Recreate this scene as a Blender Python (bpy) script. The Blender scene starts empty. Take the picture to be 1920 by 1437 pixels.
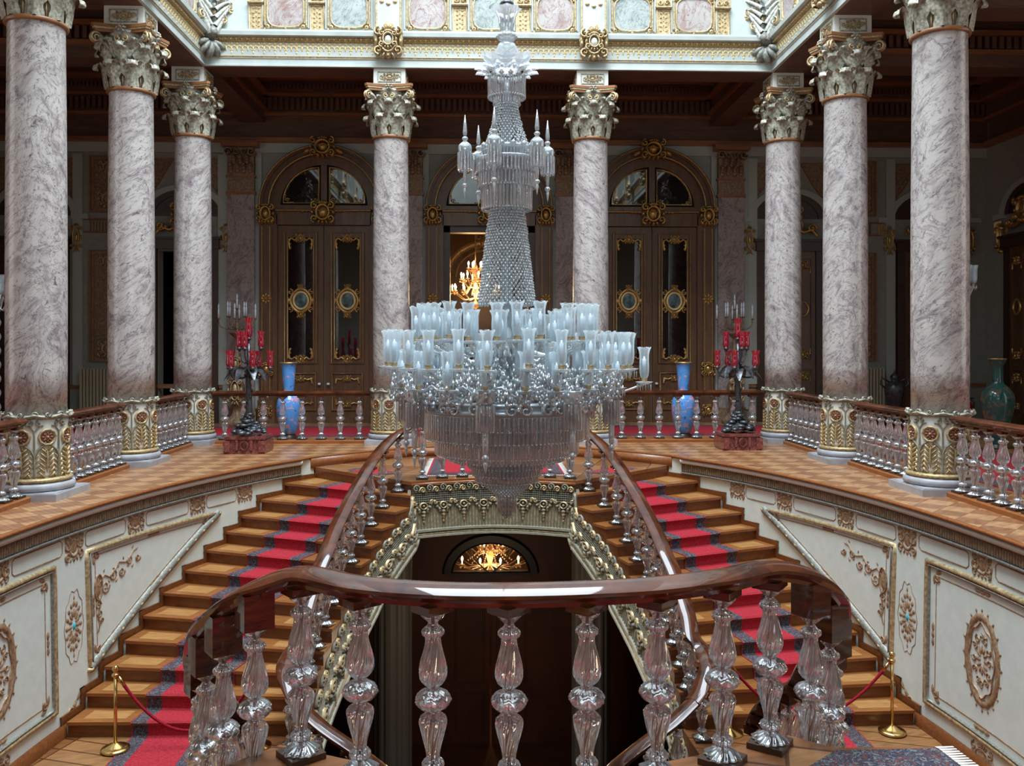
import bpy, math, random
from mathutils import Vector
from mathutils.geometry import tessellate_polygon
random.seed(7)
PI = math.pi
sc = bpy.context.scene
col = sc.collection
sin, cos = math.sin, math.cos

# ------------------------------------------------------------------ camera, world, lights
sc.view_settings.view_transform = 'Standard'
sc.view_settings.look = 'None'
sc.view_settings.exposure = 0.22
sc.view_settings.gamma = 1.0
sc.cycles.transparent_max_bounces = 40
sc.cycles.max_bounces = 10
sc.cycles.transmission_bounces = 8
sc.cycles.sample_clamp_indirect = 6.0
sc.cycles.caustics_reflective = False
sc.cycles.caustics_refractive = False

cd = bpy.data.cameras.new('camera')
cam = bpy.data.objects.new('camera', cd)
col.objects.link(cam)
cd.sensor_fit = 'HORIZONTAL'
cd.sensor_width = 36.0
cd.lens = 36.0 * 1650 / 1920
cd.shift_y = (650 - 718.5) / 1920
cd.clip_start = 0.05
cd.clip_end = 200
cam.location = (-0.17, 0, 1.8)
cam.rotation_euler = (PI / 2, 0, -math.radians(1.94))
sc.camera = cam

w = bpy.data.worlds.new('daylight')
sc.world = w
w.use_nodes = True
w.node_tree.nodes['Background'].inputs[0].default_value = (0.72, 0.86, 1.0, 1)
w.node_tree.nodes['Background'].inputs[1].default_value = 1.0


def light(name, kind, loc, energy, color, size=None, size_y=None, rot=(0, 0, 0)):
    l = bpy.data.lights.new(name, kind)
    l.energy = energy
    l.color = color
    if kind == 'AREA':
        l.shape = 'RECTANGLE'
        l.size = size
        l.size_y = size_y or size
    elif size:
        l.shadow_soft_size = size
    o = bpy.data.objects.new(name, l)
    o.location = loc
    o.rotation_euler = rot
    col.objects.link(o)
    return o


# daylight falling through the glazed dome above the stair well
light('dome_daylight', 'AREA', (0, 8.6, 17.0), 5000, (0.80, 0.91, 1.0), 8.0, 11.0)
# added warm point light that lifts the black lower hall, no lamp there
light('lower_hall_fill', 'POINT', (0, 12.5, -2.6), 55, (1.0, 0.75, 0.5), .3)
# unseen area light behind the camera, aimed into the well
light('rear_area_light', 'AREA', (0, -2.6, 4.0), 110, (0.85, 0.93, 1.0), 7.0, 3.0, (PI / 2, 0, 0))
# added area lights brightening the galleries, no windows in their walls
light('gallery_fill_left', 'AREA', (-11.6, 9.0, 4.0), 130, (0.95, 0.93, 0.9), 8.0, 3.0, (0, -PI / 2, 0))
light('gallery_fill_right', 'AREA', (11.6, 9.0, 4.0), 130, (0.95, 0.93, 0.9), 8.0, 3.0, (0, PI / 2, 0))


# ------------------------------------------------------------------ materials
def nodes_of(name):
    m = bpy.data.materials.new(name)
    m.use_nodes = True
    nt = m.node_tree
    return m, nt, nt.nodes['Principled BSDF'], nt.nodes, nt.links


def ramp(N, stops):
    r = N.new('ShaderNodeValToRGB')
    e = r.color_ramp.elements
    e[0].position, e[0].color = stops[0][0], (*stops[0][1], 1)
    e[1].position, e[1].color = stops[-1][0], (*stops[-1][1], 1)
    for p, c in stops[1:-1]:
        x = e.new(p)
        x.color = (*c, 1)
    return r


def tex(N, L, kind, scale, coord='Object', mapscale=None, rot=None, **kw):
    tc = N.new('ShaderNodeTexCoord')
    src = tc.outputs[coord]
    if mapscale or rot:
        mp = N.new('ShaderNodeMapping')
        if mapscale and rot:
            mp.vector_type = 'TEXTURE'      # turn first, then stretch
            mapscale = [1 / q for q in mapscale]
        if mapscale: mp.inputs['Scale'].default_value = mapscale
        if rot: mp.inputs['Rotation'].default_value = rot
        L.new(src, mp.inputs[0])
        src = mp.outputs[0]
    t = N.new(kind)
    if 'Scale' in t.inputs: t.inputs['Scale'].default_value = scale
    for k, v in kw.items():
        if k in t.inputs: t.inputs[k].default_value = v
        else: setattr(t, k, v)
    L.new(src, t.inputs['Vector'])
    return t


def plain(name, c, rough=0.5, metal=0.0, noise=0.0, nscale=8, bump=0.0, coat=0.0, spec=0.5):
    m, nt, b, N, L = nodes_of(name)
    b.inputs['Roughness'].default_value = rough
    b.inputs['Metallic'].default_value = metal
    b.inputs['Coat Weight'].default_value = coat
    b.inputs['Specular IOR Level'].default_value = spec
    if noise or bump:
        t = tex(N, L, 'ShaderNodeTexNoise', nscale, Detail=5.0)
        r = ramp(N, [(0.3, [max(0, x * (1 - noise)) for x in c]), (0.7, [min(1, x * (1 + noise)) for x in c])])
        L.new(t.outputs[0], r.inputs[0])
        L.new(r.outputs[0], b.inputs['Base Color'])
        if bump:
            bp = N.new('ShaderNodeBump')
            bp.inputs['Strength'].default_value = bump
            bp.inputs['Distance'].default_value = 0.01
            L.new(t.outputs[0], bp.inputs['Height'])
            L.new(bp.outputs[0], b.inputs['Normal'])
    else:
        b.inputs['Base Color'].default_value = (*c, 1)
    return m


def marble(name, base, mid, vein, scale=2.2, stretch=(1, 1, 0.55), rot=(0.5, 0.5, 0), rough=0.22):
    m, nt, b, N, L = nodes_of(name)
    n1 = tex(N, L, 'ShaderNodeTexNoise', scale * 1.3, mapscale=stretch, rot=rot, Detail=9.0, Roughness=0.66, Distortion=1.6)
    r1 = ramp(N, [(0.36, mid), (0.5, base), (0.66, [min(1, x * 1.12) for x in base])])
    L.new(n1.outputs[0], r1.inputs[0])
    n2 = tex(N, L, 'ShaderNodeTexNoise', scale * 3.6, mapscale=stretch, rot=rot, Detail=8.0, Roughness=0.72, Distortion=2.6)
    r2 = ramp(N, [(0.375, (1, 1, 1)), (0.43, (0, 0, 0))])
    L.new(n2.outputs[0], r2.inputs[0])
    n3 = tex(N, L, 'ShaderNodeTexNoise', scale * 1.2, mapscale=stretch, rot=rot, Detail=6.0, Roughness=0.6, Distortion=3.0)
    r3 = ramp(N, [(0.478, (0, 0, 0)), (0.497, (0.75, 0.75, 0.75)), (0.503, (0.75, 0.75, 0.75)), (0.522, (0, 0, 0))])
    L.new(n3.outputs[0], r3.inputs[0])
    mx = N.new('ShaderNodeMath'); mx.operation = 'MAXIMUM'
    L.new(r2.outputs[0], mx.inputs[0]); L.new(r3.outputs[0], mx.inputs[1])
    mm = N.new('ShaderNodeMix'); mm.data_type = 'RGBA'
    ml = N.new('ShaderNodeMath'); ml.operation = 'MULTIPLY'; ml.inputs[1].default_value = 0.8
    L.new(mx.outputs[0], ml.inputs[0])
    L.new(ml.outputs[0], mm.inputs['Factor'])
    L.new(r1.outputs[0], mm.inputs['A'])
    mm.inputs['B'].default_value = (*vein, 1)
    L.new(mm.outputs['Result'], b.inputs['Base Color'])
    b.inputs['Roughness'].default_value = rough
    return m


def wood(name, c1, c2, scale=3.0, stretch=(1, 1, 12), rough=0.35, coat=0.0, rot=None):
    m, nt, b, N, L = nodes_of(name)
    t = tex(N, L, 'ShaderNodeTexNoise', scale, mapscale=stretch, rot=rot, Detail=6.0, Roughness=0.6, Distortion=0.8)
    r = ramp(N, [(0.3, c1), (0.7, c2)])
    L.new(t.outputs[0], r.inputs[0])
    L.new(r.outputs[0], b.inputs['Base Color'])
    b.inputs['Roughness'].default_value = rough
    b.inputs['Coat Weight'].default_value = coat
    b.inputs['Coat Roughness'].default_value = 0.04
    if coat: b.inputs['Specular IOR Level'].default_value = 0.15
    return m


def parquet(name, a, bcol, dark, size=0.30, rot=0.785):
    m, nt, b, N, L = nodes_of(name)
    ck = tex(N, L, 'ShaderNodeTexChecker', 1 / size, rot=(0, 0, rot))
    ck.inputs['Color1'].default_value = (*a, 1)
    ck.inputs['Color2'].default_value = (*bcol, 1)
    n = tex(N, L, 'ShaderNodeTexNoise', 5.0, mapscale=(1, 4, 1), rot=(0, 0, rot), Detail=5.0)
    r = ramp(N, [(0.3, (0.55, 0.5, 0.45)), (0.65, (1.1, 1.05, 1.0))])
    L.new(n.outputs[0], r.inputs[0])
    mm = N.new('ShaderNodeMix'); mm.data_type = 'RGBA'; mm.blend_type = 'MULTIPLY'
    mm.inputs['Factor'].default_value = 0.75
    L.new(ck.outputs[0], mm.inputs['A']); L.new(r.outputs[0], mm.inputs['B'])
    br = tex(N, L, 'ShaderNodeTexBrick', 1 / size, rot=(0, 0, rot))
    br.offset = 0.0
    br.inputs['Color1'].default_value = (1, 1, 1, 1); br.inputs['Color2'].default_value = (0.85, 0.82, 0.8, 1)
    br.inputs['Mortar'].default_value = (*dark, 1)
    br.inputs['Mortar Size'].default_value = 0.012
    br.inputs['Brick Width'].default_value = 1.0; br.inputs['Row Height'].default_value = 0.25
    m2 = N.new('ShaderNodeMix'); m2.data_type = 'RGBA'; m2.blend_type = 'MULTIPLY'; m2.inputs['Factor'].default_value = 0.8
    L.new(mm.outputs['Result'], m2.inputs['A']); L.new(br.outputs[0], m2.inputs['B'])
    L.new(m2.outputs['Result'], b.inputs['Base Color'])
    b.inputs['Roughness'].default_value = 0.28
    return m


def carpet(name, c, c2, scale=60, patt=None):
    m, nt, b, N, L = nodes_of(name)
    t = tex(N, L, 'ShaderNodeTexNoise', scale, Detail=3.0)
    r = ramp(N, [(0.35, c), (0.65, c2)])
    L.new(t.outputs[0], r.inputs[0])
    out = r.outputs[0]
    if patt:
        v = tex(N, L, 'ShaderNodeTexNoise', 32.0, Detail=3.0, Distortion=1.5)
        rr = ramp(N, [(0.40, patt[0]), (0.44, c), (0.56, c2), (0.6, patt[1]), (0.66, c)])
        L.new(v.outputs[0], rr.inputs[0])
        out = rr.outputs[0]
    L.new(out, b.inputs['Base Color'])
    b.inputs['Roughness'].default_value = 0.95
    b.inputs['Specular IOR Level'].default_value = 0.1
    bp = N.new('ShaderNodeBump'); bp.inputs['Strength'].default_value = 0.4; bp.inputs['Distance'].default_value = 0.005
    L.new(t.outputs[0], bp.inputs['Height']); L.new(bp.outputs[0], b.inputs['Normal'])
    return m


def emit(name, c, s):
    m = bpy.data.materials.new(name)
    m.use_nodes = True
    N, L = m.node_tree.nodes, m.node_tree.links
    N.remove(N['Principled BSDF'])
    e = N.new('ShaderNodeEmission')
    e.inputs[0].default_value = (*c, 1); e.inputs[1].default_value = s
    L.new(e.outputs[0], N['Material Output'].inputs[0])
    return m


def thinglass(name, tint, trans, diff, glossy_rough=0.06, diffc=(0.85, 0.93, 1.0), bump=0.0, bscale=60):
    """clear cut glass a few millimetres thick: lets light through, mirrors and scatters a little of it"""
    m = bpy.data.materials.new(name)
    m.use_nodes = True
    N, L = m.node_tree.nodes, m.node_tree.links
    N.remove(N['Principled BSDF'])
    tr = N.new('ShaderNodeBsdfTransparent'); tr.inputs[0].default_value = (*tint, 1)
    gl = N.new('ShaderNodeBsdfGlossy'); gl.inputs['Roughness'].default_value = glossy_rough
    tl = N.new('ShaderNodeBsdfTranslucent'); tl.inputs[0].default_value = (*diffc, 1)
    df = N.new('ShaderNodeBsdfDiffuse'); df.inputs[0].default_value = (*diffc, 1)
    ms = N.new('ShaderNodeMixShader'); ms.inputs[0].default_value = 0.5
    L.new(tl.outputs[0], ms.inputs[1]); L.new(df.outputs[0], ms.inputs[2])
    m1 = N.new('ShaderNodeMixShader'); m1.inputs[0].default_value = diff / max(1e-3, diff + (1 - trans - diff))
    L.new(gl.outputs[0], m1.inputs[1]); L.new(ms.outputs[0], m1.inputs[2])
    fr = N.new('ShaderNodeFresnel'); fr.inputs[0].default_value = 1.45
    ad = N.new('ShaderNodeMath'); ad.operation = 'ADD'; ad.inputs[1].default_value = 1 - trans
    ad.use_clamp = True
    L.new(fr.outputs[0], ad.inputs[0])
    m2 = N.new('ShaderNodeMixShader')
    L.new(ad.outputs[0], m2.inputs[0]); L.new(tr.outputs[0], m2.inputs[1]); L.new(m1.outputs[0], m2.inputs[2])
    L.new(m2.outputs[0], N['Material Output'].inputs[0])
    if bump:
        t = tex(N, L, 'ShaderNodeTexNoise', bscale, Detail=2.0)
        bp = N.new('ShaderNodeBump'); bp.inputs['Strength'].default_value = bump; bp.inputs['Distance'].default_value = 0.02
        L.new(t.outputs[0], bp.inputs['Height']); L.new(bp.outputs[0], gl.inputs['Normal'])
    return m


def crystal(name, tint=(0.93, 0.96, 1.0), ior=1.5, share=.20, dshare=.42, gloss=.14):
    m, nt, b, N, L = nodes_of(name)
    b.inputs['Base Color'].default_value = (*tint, 1)
    b.inputs['Transmission Weight'].default_value = 1.0
    b.inputs['Roughness'].default_value = 0.03
    b.inputs['IOR'].default_value = ior
    tr = N.new('ShaderNodeBsdfTransparent'); tr.inputs[0].default_value = (0.9, 0.93, 0.97, 1)
    df = N.new('ShaderNodeBsdfDiffuse'); df.inputs[0].default_value = (0.82, 0.86, 0.92, 1)
    m0 = N.new('ShaderNodeMixShader'); m0.inputs[0].default_value = dshare
    L.new(tr.outputs[0], m0.inputs[1]); L.new(df.outputs[0], m0.inputs[2])
    mx = N.new('ShaderNodeMixShader'); mx.inputs[0].default_value = share
    L.new(b.outputs[0], mx.inputs[1]); L.new(m0.outputs[0], mx.inputs[2])
    gs = N.new('ShaderNodeBsdfGlossy'); gs.inputs['Roughness'].default_value = 0.03
    mg_ = N.new('ShaderNodeMixShader'); mg_.inputs[0].default_value = gloss
    L.new(mx.outputs[0], mg_.inputs[1]); L.new(gs.outputs[0], mg_.inputs[2])
    L.new(mg_.outputs[0], N['Material Output'].inputs[0])
    return m


M = dict(
    marble=marble('breccia_marble', (0.48, 0.435, 0.41), (0.27, 0.225, 0.225), (0.075, 0.05, 0.065), 1.9, (1.5, 1.5, 0.5), (0.5, 0.75, 0.0)),
    marble_dark=marble('brown_scagliola', (0.36, 0.30, 0.28), (0.22, 0.17, 0.165), (0.10, 0.075, 0.08), 2.6),
    pink=marble('pink_marble', (0.40, 0.355, 0.335), (0.30, 0.20, 0.18), (0.22, 0.07, 0.07), 2.0),
    green=marble('green_marble', (0.36, 0.38, 0.355), (0.23, 0.27, 0.255), (0.08, 0.13, 0.13), 2.2),
    redmarble=marble('red_marble', (0.20, 0.045, 0.04), (0.11, 0.02, 0.02), (0.35, 0.2, 0.18), 5.0, rough=0.15),
    greystone=plain('grey_stone', (0.36, 0.36, 0.38), 0.4, noise=0.15),
    ivory=plain('ivory_paint', (0.72, 0.72, 0.66), 0.45, noise=0.04),
    silverleaf=plain('silver_leaf_stucco', (0.44, 0.44, 0.39), 0.45, 0.1, noise=0.4, nscale=25),
    atticwhite=plain('attic_paint', (0.46, 0.495, 0.465), 0.5, noise=0.12, nscale=3),
    white=plain('white_paint', (0.69, 0.73, 0.66), 0.4, noise=0.05),
    wallpaint=plain('grey_green_paint', (0.30, 0.31, 0.27), 0.6, noise=0.08),
    palestrip=plain('pale_green_paint', (0.42, 0.46, 0.41), 0.5),
    gold=plain('gilding', (0.55, 0.35, 0.12), 0.34, 0.7, noise=0.35, nscale=30),
    oldgold=plain('old_gilding', (0.50, 0.37, 0.20), 0.45, 0.35, noise=0.45, nscale=25),
    lightgold=plain('light_gold_leaf', (0.75, 0.58, 0.28), 0.4, 0.3, noise=0.2, nscale=30),
    brownorn=plain('brown_gilt_ornament', (0.33, 0.20, 0.11), 0.5, 0.1, noise=0.45, nscale=30),
    capgrey=plain('grey_gilt_stucco', (0.35, 0.325, 0.255), 0.5, 0.1, noise=0.6, nscale=26, bump=0.5),
    capdark=plain('dark_gilt_stucco', (0.26, 0.17, 0.10), 0.5, 0.2, noise=0.4, nscale=22),
    silver=plain('silvered_moulding', (0.25, 0.24, 0.20), 0.45, 0.25, noise=0.4, nscale=40),
    bronze=plain('dark_bronze', (0.085, 0.09, 0.10), 0.35, 0.6, noise=0.5, nscale=20, bump=0.5),
    brass=plain('brass', (0.75, 0.50, 0.18), 0.2, 1.0),
    cream=plain('stucco_cream_gold', (0.23, 0.205, 0.145), 0.45, 0.0, noise=0.25, nscale=20),
    fluted=plain('fluted_cream', (0.25, 0.225, 0.16), 0.5, 0.0, noise=0.2, nscale=20),
    darkwood=wood('dark_wood', (0.035, 0.018, 0.012), (0.075, 0.036, 0.02), 3.0),
    doorwood=wood('door_walnut', (0.085, 0.042, 0.022), (0.17, 0.085, 0.04), 2.5, (4, 4, 0.6)),
    ceilwood=wood('ceiling_brown', (0.085, 0.042, 0.03), (0.16, 0.08, 0.05), 2.0, (1, 6, 6), rough=0.55),
    trimwood=wood('orange_brown_trim', (0.20, 0.085, 0.035), (0.34, 0.15, 0.06), 2.0, (1, 6, 6)),
    rail=wood('polished_rail', (0.022, 0.005, 0.003), (0.13, 0.034, 0.009), 5.0, (1, 1, 1), rough=0.45, coat=0.8),
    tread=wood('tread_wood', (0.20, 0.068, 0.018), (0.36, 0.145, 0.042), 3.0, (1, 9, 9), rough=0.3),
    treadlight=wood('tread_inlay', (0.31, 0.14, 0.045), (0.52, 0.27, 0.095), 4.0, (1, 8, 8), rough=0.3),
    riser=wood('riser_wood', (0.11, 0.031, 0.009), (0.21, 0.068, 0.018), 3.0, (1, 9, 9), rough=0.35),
    nosing=wood('nosing_wood', (0.20, 0.060, 0.017), (0.33, 0.115, 0.033), 3.0, (1, 9, 9), rough=0.3),
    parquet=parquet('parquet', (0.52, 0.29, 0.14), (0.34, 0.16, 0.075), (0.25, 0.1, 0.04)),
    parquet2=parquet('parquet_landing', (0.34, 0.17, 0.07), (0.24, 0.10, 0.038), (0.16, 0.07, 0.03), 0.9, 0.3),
    red=carpet('red_carpet', (0.30, 0.018, 0.028), (0.43, 0.036, 0.050)),
    navy=carpet('navy_carpet', (0.022, 0.026, 0.045), (0.075, 0.078, 0.095), patt=((0.16, 0.06, 0.05), (0.24, 0.22, 0.20))),
    fringe=plain('rug_fringe', (0.70, 0.68, 0.64), 0.9, noise=0.2, nscale=60),
    redcord=carpet('velvet_rope', (0.20, 0.008, 0.02), (0.33, 0.015, 0.03)),
    crystal=crystal('baluster_crystal'),
    crystal2=crystal('cut_crystal', share=.22, dshare=.7, gloss=.45),
    carpetglint=plain('carpet_glint_red', (0.50, 0.22, 0.18), 0.35, 0.6),  # reddish tint standing for the carpet reflected in the glass
    prism=thinglass('prism_glass', (0.97, 0.985, 1.0), 0.46, 0.27, 0.04, (0.90, 0.95, 1.0), 0.6, 50),
    prismclear=thinglass('clear_prism_glass', (0.97, 0.985, 1.0), 0.78, 0.06, 0.03, (0.86, 0.93, 1.0), 0.8, 30),
    bead=thinglass('bead_glass', (0.95, 0.98, 1.0), 0.24, 0.38, 0.03, (0.90, 0.97, 1.0)),
    shade=thinglass('etched_glass', (0.97, 0.99, 1.0), 0.66, 0.27, 0.04, (0.84, 0.95, 1.0), 0.3, 40),
    candle=plain('candle_white', (0.75, 0.84, 0.92), 0.4),
    paneglass=thinglass('door_pane', (0.55, 0.55, 0.55), 0.86, 0.02, 0.02, (0.4, 0.4, 0.4)),
    redglass=thinglass('ruby_glass', (0.8, 0.07, 0.13), 0.45, 0.4, 0.05, (0.62, 0.012, 0.06)),
    rollglass=plain('clear_cut_glass_body', (0.55, 0.62, 0.68), 0.12, 0.2),
    flame=emit('lamp_flame', (1.0, 0.55, 0.22), 22.0),
    amber=thinglass('warm_crystal', (1.0, 0.86, 0.6), 0.5, 0.3, 0.05, (1.0, 0.75, 0.45)),
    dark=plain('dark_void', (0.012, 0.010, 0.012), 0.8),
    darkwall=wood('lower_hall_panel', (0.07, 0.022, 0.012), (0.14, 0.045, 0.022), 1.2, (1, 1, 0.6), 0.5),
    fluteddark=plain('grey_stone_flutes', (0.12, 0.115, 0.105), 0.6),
    radiator=plain('cream_radiator', (0.45, 0.40, 0.28), 0.5),
    extred=plain('extinguisher_red', (0.5, 0.02, 0.02), 0.3),
    black=plain('black_metal', (0.02, 0.02, 0.022), 0.4),
    painting=plain('medallion_painting', (0.07, 0.12, 0.12), 0.3, noise=0.9, nscale=9),
    rosette=plain('terracotta_rosette', (0.24, 0.09, 0.055), 0.5, noise=0.3, nscale=30),
    teal=plain('turquoise_stud', (0.05, 0.45, 0.5), 0.2),
)


def porcelain(name, c, spots, scale):
    m, nt, b, N, L = nodes_of(name)
    n = tex(N, L, 'ShaderNodeTexNoise', scale, Detail=3.0, Distortion=1.0)
    r = ramp(N, [(0.30, spots[0]), (0.38, c), (0.55, c), (0.60, spots[1]), (0.66, spots[1]), (0.70, c)])
    L.new(n.outputs[0], r.inputs[0]); L.new(r.outputs[0], b.inputs['Base Color'])
    b.inputs['Roughness'].default_value = 0.1
    return m


M['basegold'] = plain('dull_gilding', (0.46, 0.335, 0.165), 0.42, 0.3, noise=0.4, nscale=35)
M['bluevase'] = porcelain('blue_porcelain', (0.10, 0.30, 0.68), ((0.015, 0.04, 0.22), (0.62, 0.30, 0.36)), 7.0)
M['greenvase'] = porcelain('green_porcelain', (0.03, 0.09, 0.08), ((0.01, 0.02, 0.03), (0.16, 0.10, 0.05)), 7.0)


# ------------------------------------------------------------------ mesh helpers
class MB:
    def __init__(s):
        s.v, s.f, s.m = [], [], []

    def add(s, vs, fs, m=0):
        k = len(s.v)
        s.v.extend(vs)
        s.f.extend([[i + k for i in f] for f in fs])
        s.m.extend([m] * len(fs))

    def box(s, x0, x1, y0, y1, z0, z1, m=0):
        s.add([(x0, y0, z0), (x1, y0, z0), (x1, y1, z0), (x0, y1, z0), (x0, y0, z1), (x1, y0, z1), (x1, y1, z1), (x0, y1, z1)],
              [(0, 3, 2, 1), (4, 5, 6, 7), (0, 1, 5, 4), (1, 2, 6, 5), (2, 3, 7, 6), (3, 0, 4, 7)], m)

    def prism(s, poly, z0, z1, m=0, mside=None):
        n = len(poly)
        vs = [(p[0], p[1], z0) for p in poly] + [(p[0], p[1], z1) for p in poly]
        s.add(vs, [list(range(n - 1, -1, -1)), list(range(n, 2 * n))], m)
        s.add(vs, [(i, (i + 1) % n, n + (i + 1) % n, n + i) for i in range(n)], m if mside is None else mside)

    def grid(s, P, m=0, cu=False, cv=False):
        a, b = len(P), len(P[0])
        vs = [p for r in P for p in r]
        fs = []
        for i in range(a if cu else a - 1):
            for j in range(b if cv else b - 1):
                i2, j2 = (i + 1) % a, (j + 1) % b
                fs.append((i * b + j, i * b + j2, i2 * b + j2, i2 * b + j))
        s.add(vs, fs, m)

    def lathe(s, prof, n=24, x=0, y=0, z=0, m=0, fl=None, caps=True):
        P = []
        for i, (r, zz) in enumerate(prof):
            row = []
            for k in range(n):
                a = 2 * PI * k / n
                q = r * (fl(a, zz, r) if fl else 1)
                row.append((x + q * cos(a), y + q * sin(a), z + zz))
            P.append(row)
        s.grid(P, m, cv=True)
        if caps:
            b = len(s.v) - len(P) * n
            s.f.append([b + k for k in range(n - 1, -1, -1)]); s.m.append(m)
            b = len(s.v) - n
            s.f.append([b + k for k in range(n)]); s.m.append(m)

    def tube(s, pts, r, n=6, m=0):
        pts = [Vector(p) for p in pts]
        P = []
        up = Vector((0, 0, 1))
        prev = None
        for i, p in enumerate(pts):
            d = (pts[min(i + 1, len(pts) - 1)] - pts[max(i - 1, 0)])
            if d.length < 1e-9: d = Vector((0, 0, 1))
            d.normalize()
            if prev is None:
                a = up.cross(d)
                if a.length < 0.1: a = Vector((1, 0, 0)).cross(d)
            else:
                a = prev - d * prev.dot(d)
                if a.length < 1e-4: a = up.cross(d)
            a.normalize(); prev = a
            b = d.cross(a)
            rr = r[i] if isinstance(r, (list, tuple)) else r
            P.append([tuple(p + a * rr * cos(2 * PI * k / n) + b * rr * sin(2 * PI * k / n)) for k in range(n)])
        s.grid(P, m, cv=True)
        k = len(s.v)
        s.f.append(list(range(k - n, k))); s.m.append(m)
        s.f.append(list(range(k - n * len(P) + n - 1, k - n * len(P) - 1, -1))); s.m.append(m)

    def sweep(s, prof, path, m=0, closed=True, caps=True):
        """profile (across, up) carried along a path, held upright"""
        pts = [Vector(p) for p in path]
        P = []
        for i, p in enumerate(pts):
            d0 = pts[i] - pts[max(i - 1, 0)]
            d1 = pts[min(i + 1, len(pts) - 1)] - pts[i]
            d0.z = d1.z = 0
            if d0.length > 1e-6: d0.normalize()
            if d1.length > 1e-6: d1.normalize()
            d = d0 + d1
            if d.length < 1e-6: d = Vector((0, 1, 0))
            d.normalize()
            a = Vector((d.y, -d.x, 0))
            c = 1.0
            if d0.length > .5 and d1.length > .5: c = 1 / max(.4, d.dot(d1))
            P.append([(p.x + a.x * q * c, p.y + a.y * q * c, p.z + h) for q, h in prof])
        s.grid(P, m, cv=closed)
        if caps and closed:
            n = len(prof); k = len(s.v)
            s.f.append(list(range(k - n, k))); s.m.append(m)
            s.f.append(list(range(k - n * len(P) + n - 1, k - n * len(P) - 1, -1))); s.m.append(m)

    def gem(s, x, y, z, r, h=None, m=0, n=4, a=0):
        h = h or r
        vs = [(x, y, z + h)] + [(x + r * cos(2 * PI * k / n + a), y + r * sin(2 * PI * k / n + a), z) for k in range(n)] + [(x, y, z - h)]
        fs = [(0, 1 + k, 1 + (k + 1) % n) for k in range(n)] + [(n + 1, 1 + (k + 1) % n, 1 + k) for k in range(n)]
        s.add(vs, fs, m)

    # --- relief ornaments drawn through a map f(u, v, h) -> point
    def blob(s, f, u, v, ru, rv, h, m=0, ang=0, n=8):
        ca, sa = cos(ang), sin(ang)
        P = [f(u, v, h)]
        rows = [(0.6, 0.8), (1.0, 0.0)]
        for q, hh in rows:
            for k in range(n):
                a = 2 * PI * k / n
                x, y = q * ru * cos(a), q * rv * sin(a)
                P.append(f(u + x * ca - y * sa, v + x * sa + y * ca, h * hh))
        fs = [(0, 1 + k, 1 + (k + 1) % n) for k in range(n)]
        fs += [(1 + k, 1 + n + k, 1 + n + (k + 1) % n, 1 + (k + 1) % n) for k in range(n)]
        s.add(P, fs, m)

    def ribbon(s, f, pts, wd, h, m=0, closed=False):
        n = len(pts)
        P = []
        for i, (u, v) in enumerate(pts):
            a, b = pts[(i - 1) % n if closed else max(i - 1, 0)], pts[(i + 1) % n if closed else min(i + 1, n - 1)]
            du, dv = b[0] - a[0], b[1] - a[1]
            l = math.hypot(du, dv) or 1
            nu, nv = -dv / l, du / l
            ww = wd[i] if isinstance(wd, list) else wd
            P.append([f(u - nu * ww / 2, v - nv * ww / 2, 0), f(u - nu * ww * .3, v - nv * ww * .3, h), f(u + nu * ww * .3, v + nv * ww * .3, h), f(u + nu * ww / 2, v + nv * ww / 2, 0)])
        s.grid(P, m, cu=closed)

    def swirl(s, f, u, v, R, a0, turns, wd, h, m=0, n=12):
        pts = []
        for i in range(n + 1):
            t = i / n
            a = a0 + turns * 2 * PI * t
            r = R * (1 - .8 * t)
            pts.append((u + r * cos(a), v + r * sin(a)))
        s.ribbon(f, pts, [wd * (1 - .5 * i / n) for i in range(n + 1)], h, m)
        s.blob(f, pts[-1][0], pts[-1][1], wd * .6, wd * .6, h * 1.2, m, n=6)

    def oval(s, f, u, v, ru, rv, wd, h, m=0, n=24, wob=0, k=8):
        s.ribbon(f, [(u + ru * (1 + wob * cos(k * 2 * PI * i / n)) * cos(2 * PI * i / n), v + rv * (1 + wob * cos(k * 2 * PI * i / n)) * sin(2 * PI * i / n)) for i in range(n)], wd, h, m, True)

    def cart(s, f, u, v, wd, ht, h=.03, m=0, mc=None):
        """a rococo cartouche: domed shield, scrolls, shell fan, drop"""
        g = min(wd, ht)
        s.blob(f, u, v, wd * .2, ht * .24, h * .8, m if mc is None else mc)
        s.oval(f, u, v, wd * .27, ht * .31, g * .09, h, m, 16)
        for sx in (-1, 1):
            for sy in (-1, 1):
                s.swirl(f, u + sx * wd * .33, v + sy * ht * .27, g * .17, PI / 2 * sy, -sx * sy * 1.1, g * .09, h * 1.2, m, 9)
            s.blob(f, u + sx * wd * .43, v, wd * .07, ht * .12, h, m, n=6)
            s.blob(f, u + sx * wd * .16, v - ht * .40, wd * .05, ht * .12, h, m, sx * .5, n=6)
        for k in (-2, -1, 0, 1, 2):
            a = PI / 2 + k * .5
            s.blob(f, u + cos(a) * wd * .17, v + ht * .33 + sin(a) * ht * .08, g * .05, g * .12, h * 1.2, m, a - PI / 2, n=6)
        s.blob(f, u, v - ht * .42, g * .07, g * .1, h * 1.2, m, n=6)

    def spray(s, f, u, v, sx, sy, g, h, m=0):
        """corner sprig: two swirls and leaves growing along both edges"""
        s.swirl(f, u + sx * g * .3, v + sy * g * .3, g * .26, 0, sx * sy * 1.1, g * .12, h, m, 8)
        for k in range(3):
            q = g * (.35 + .27 * k)
            s.blob(f, u + sx * q, v + sy * g * .08, g * .14, g * .07, h, m, n=6)
            s.blob(f, u + sx * g * .08, v + sy * q, g * .07, g * .14, h, m, n=6)

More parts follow.
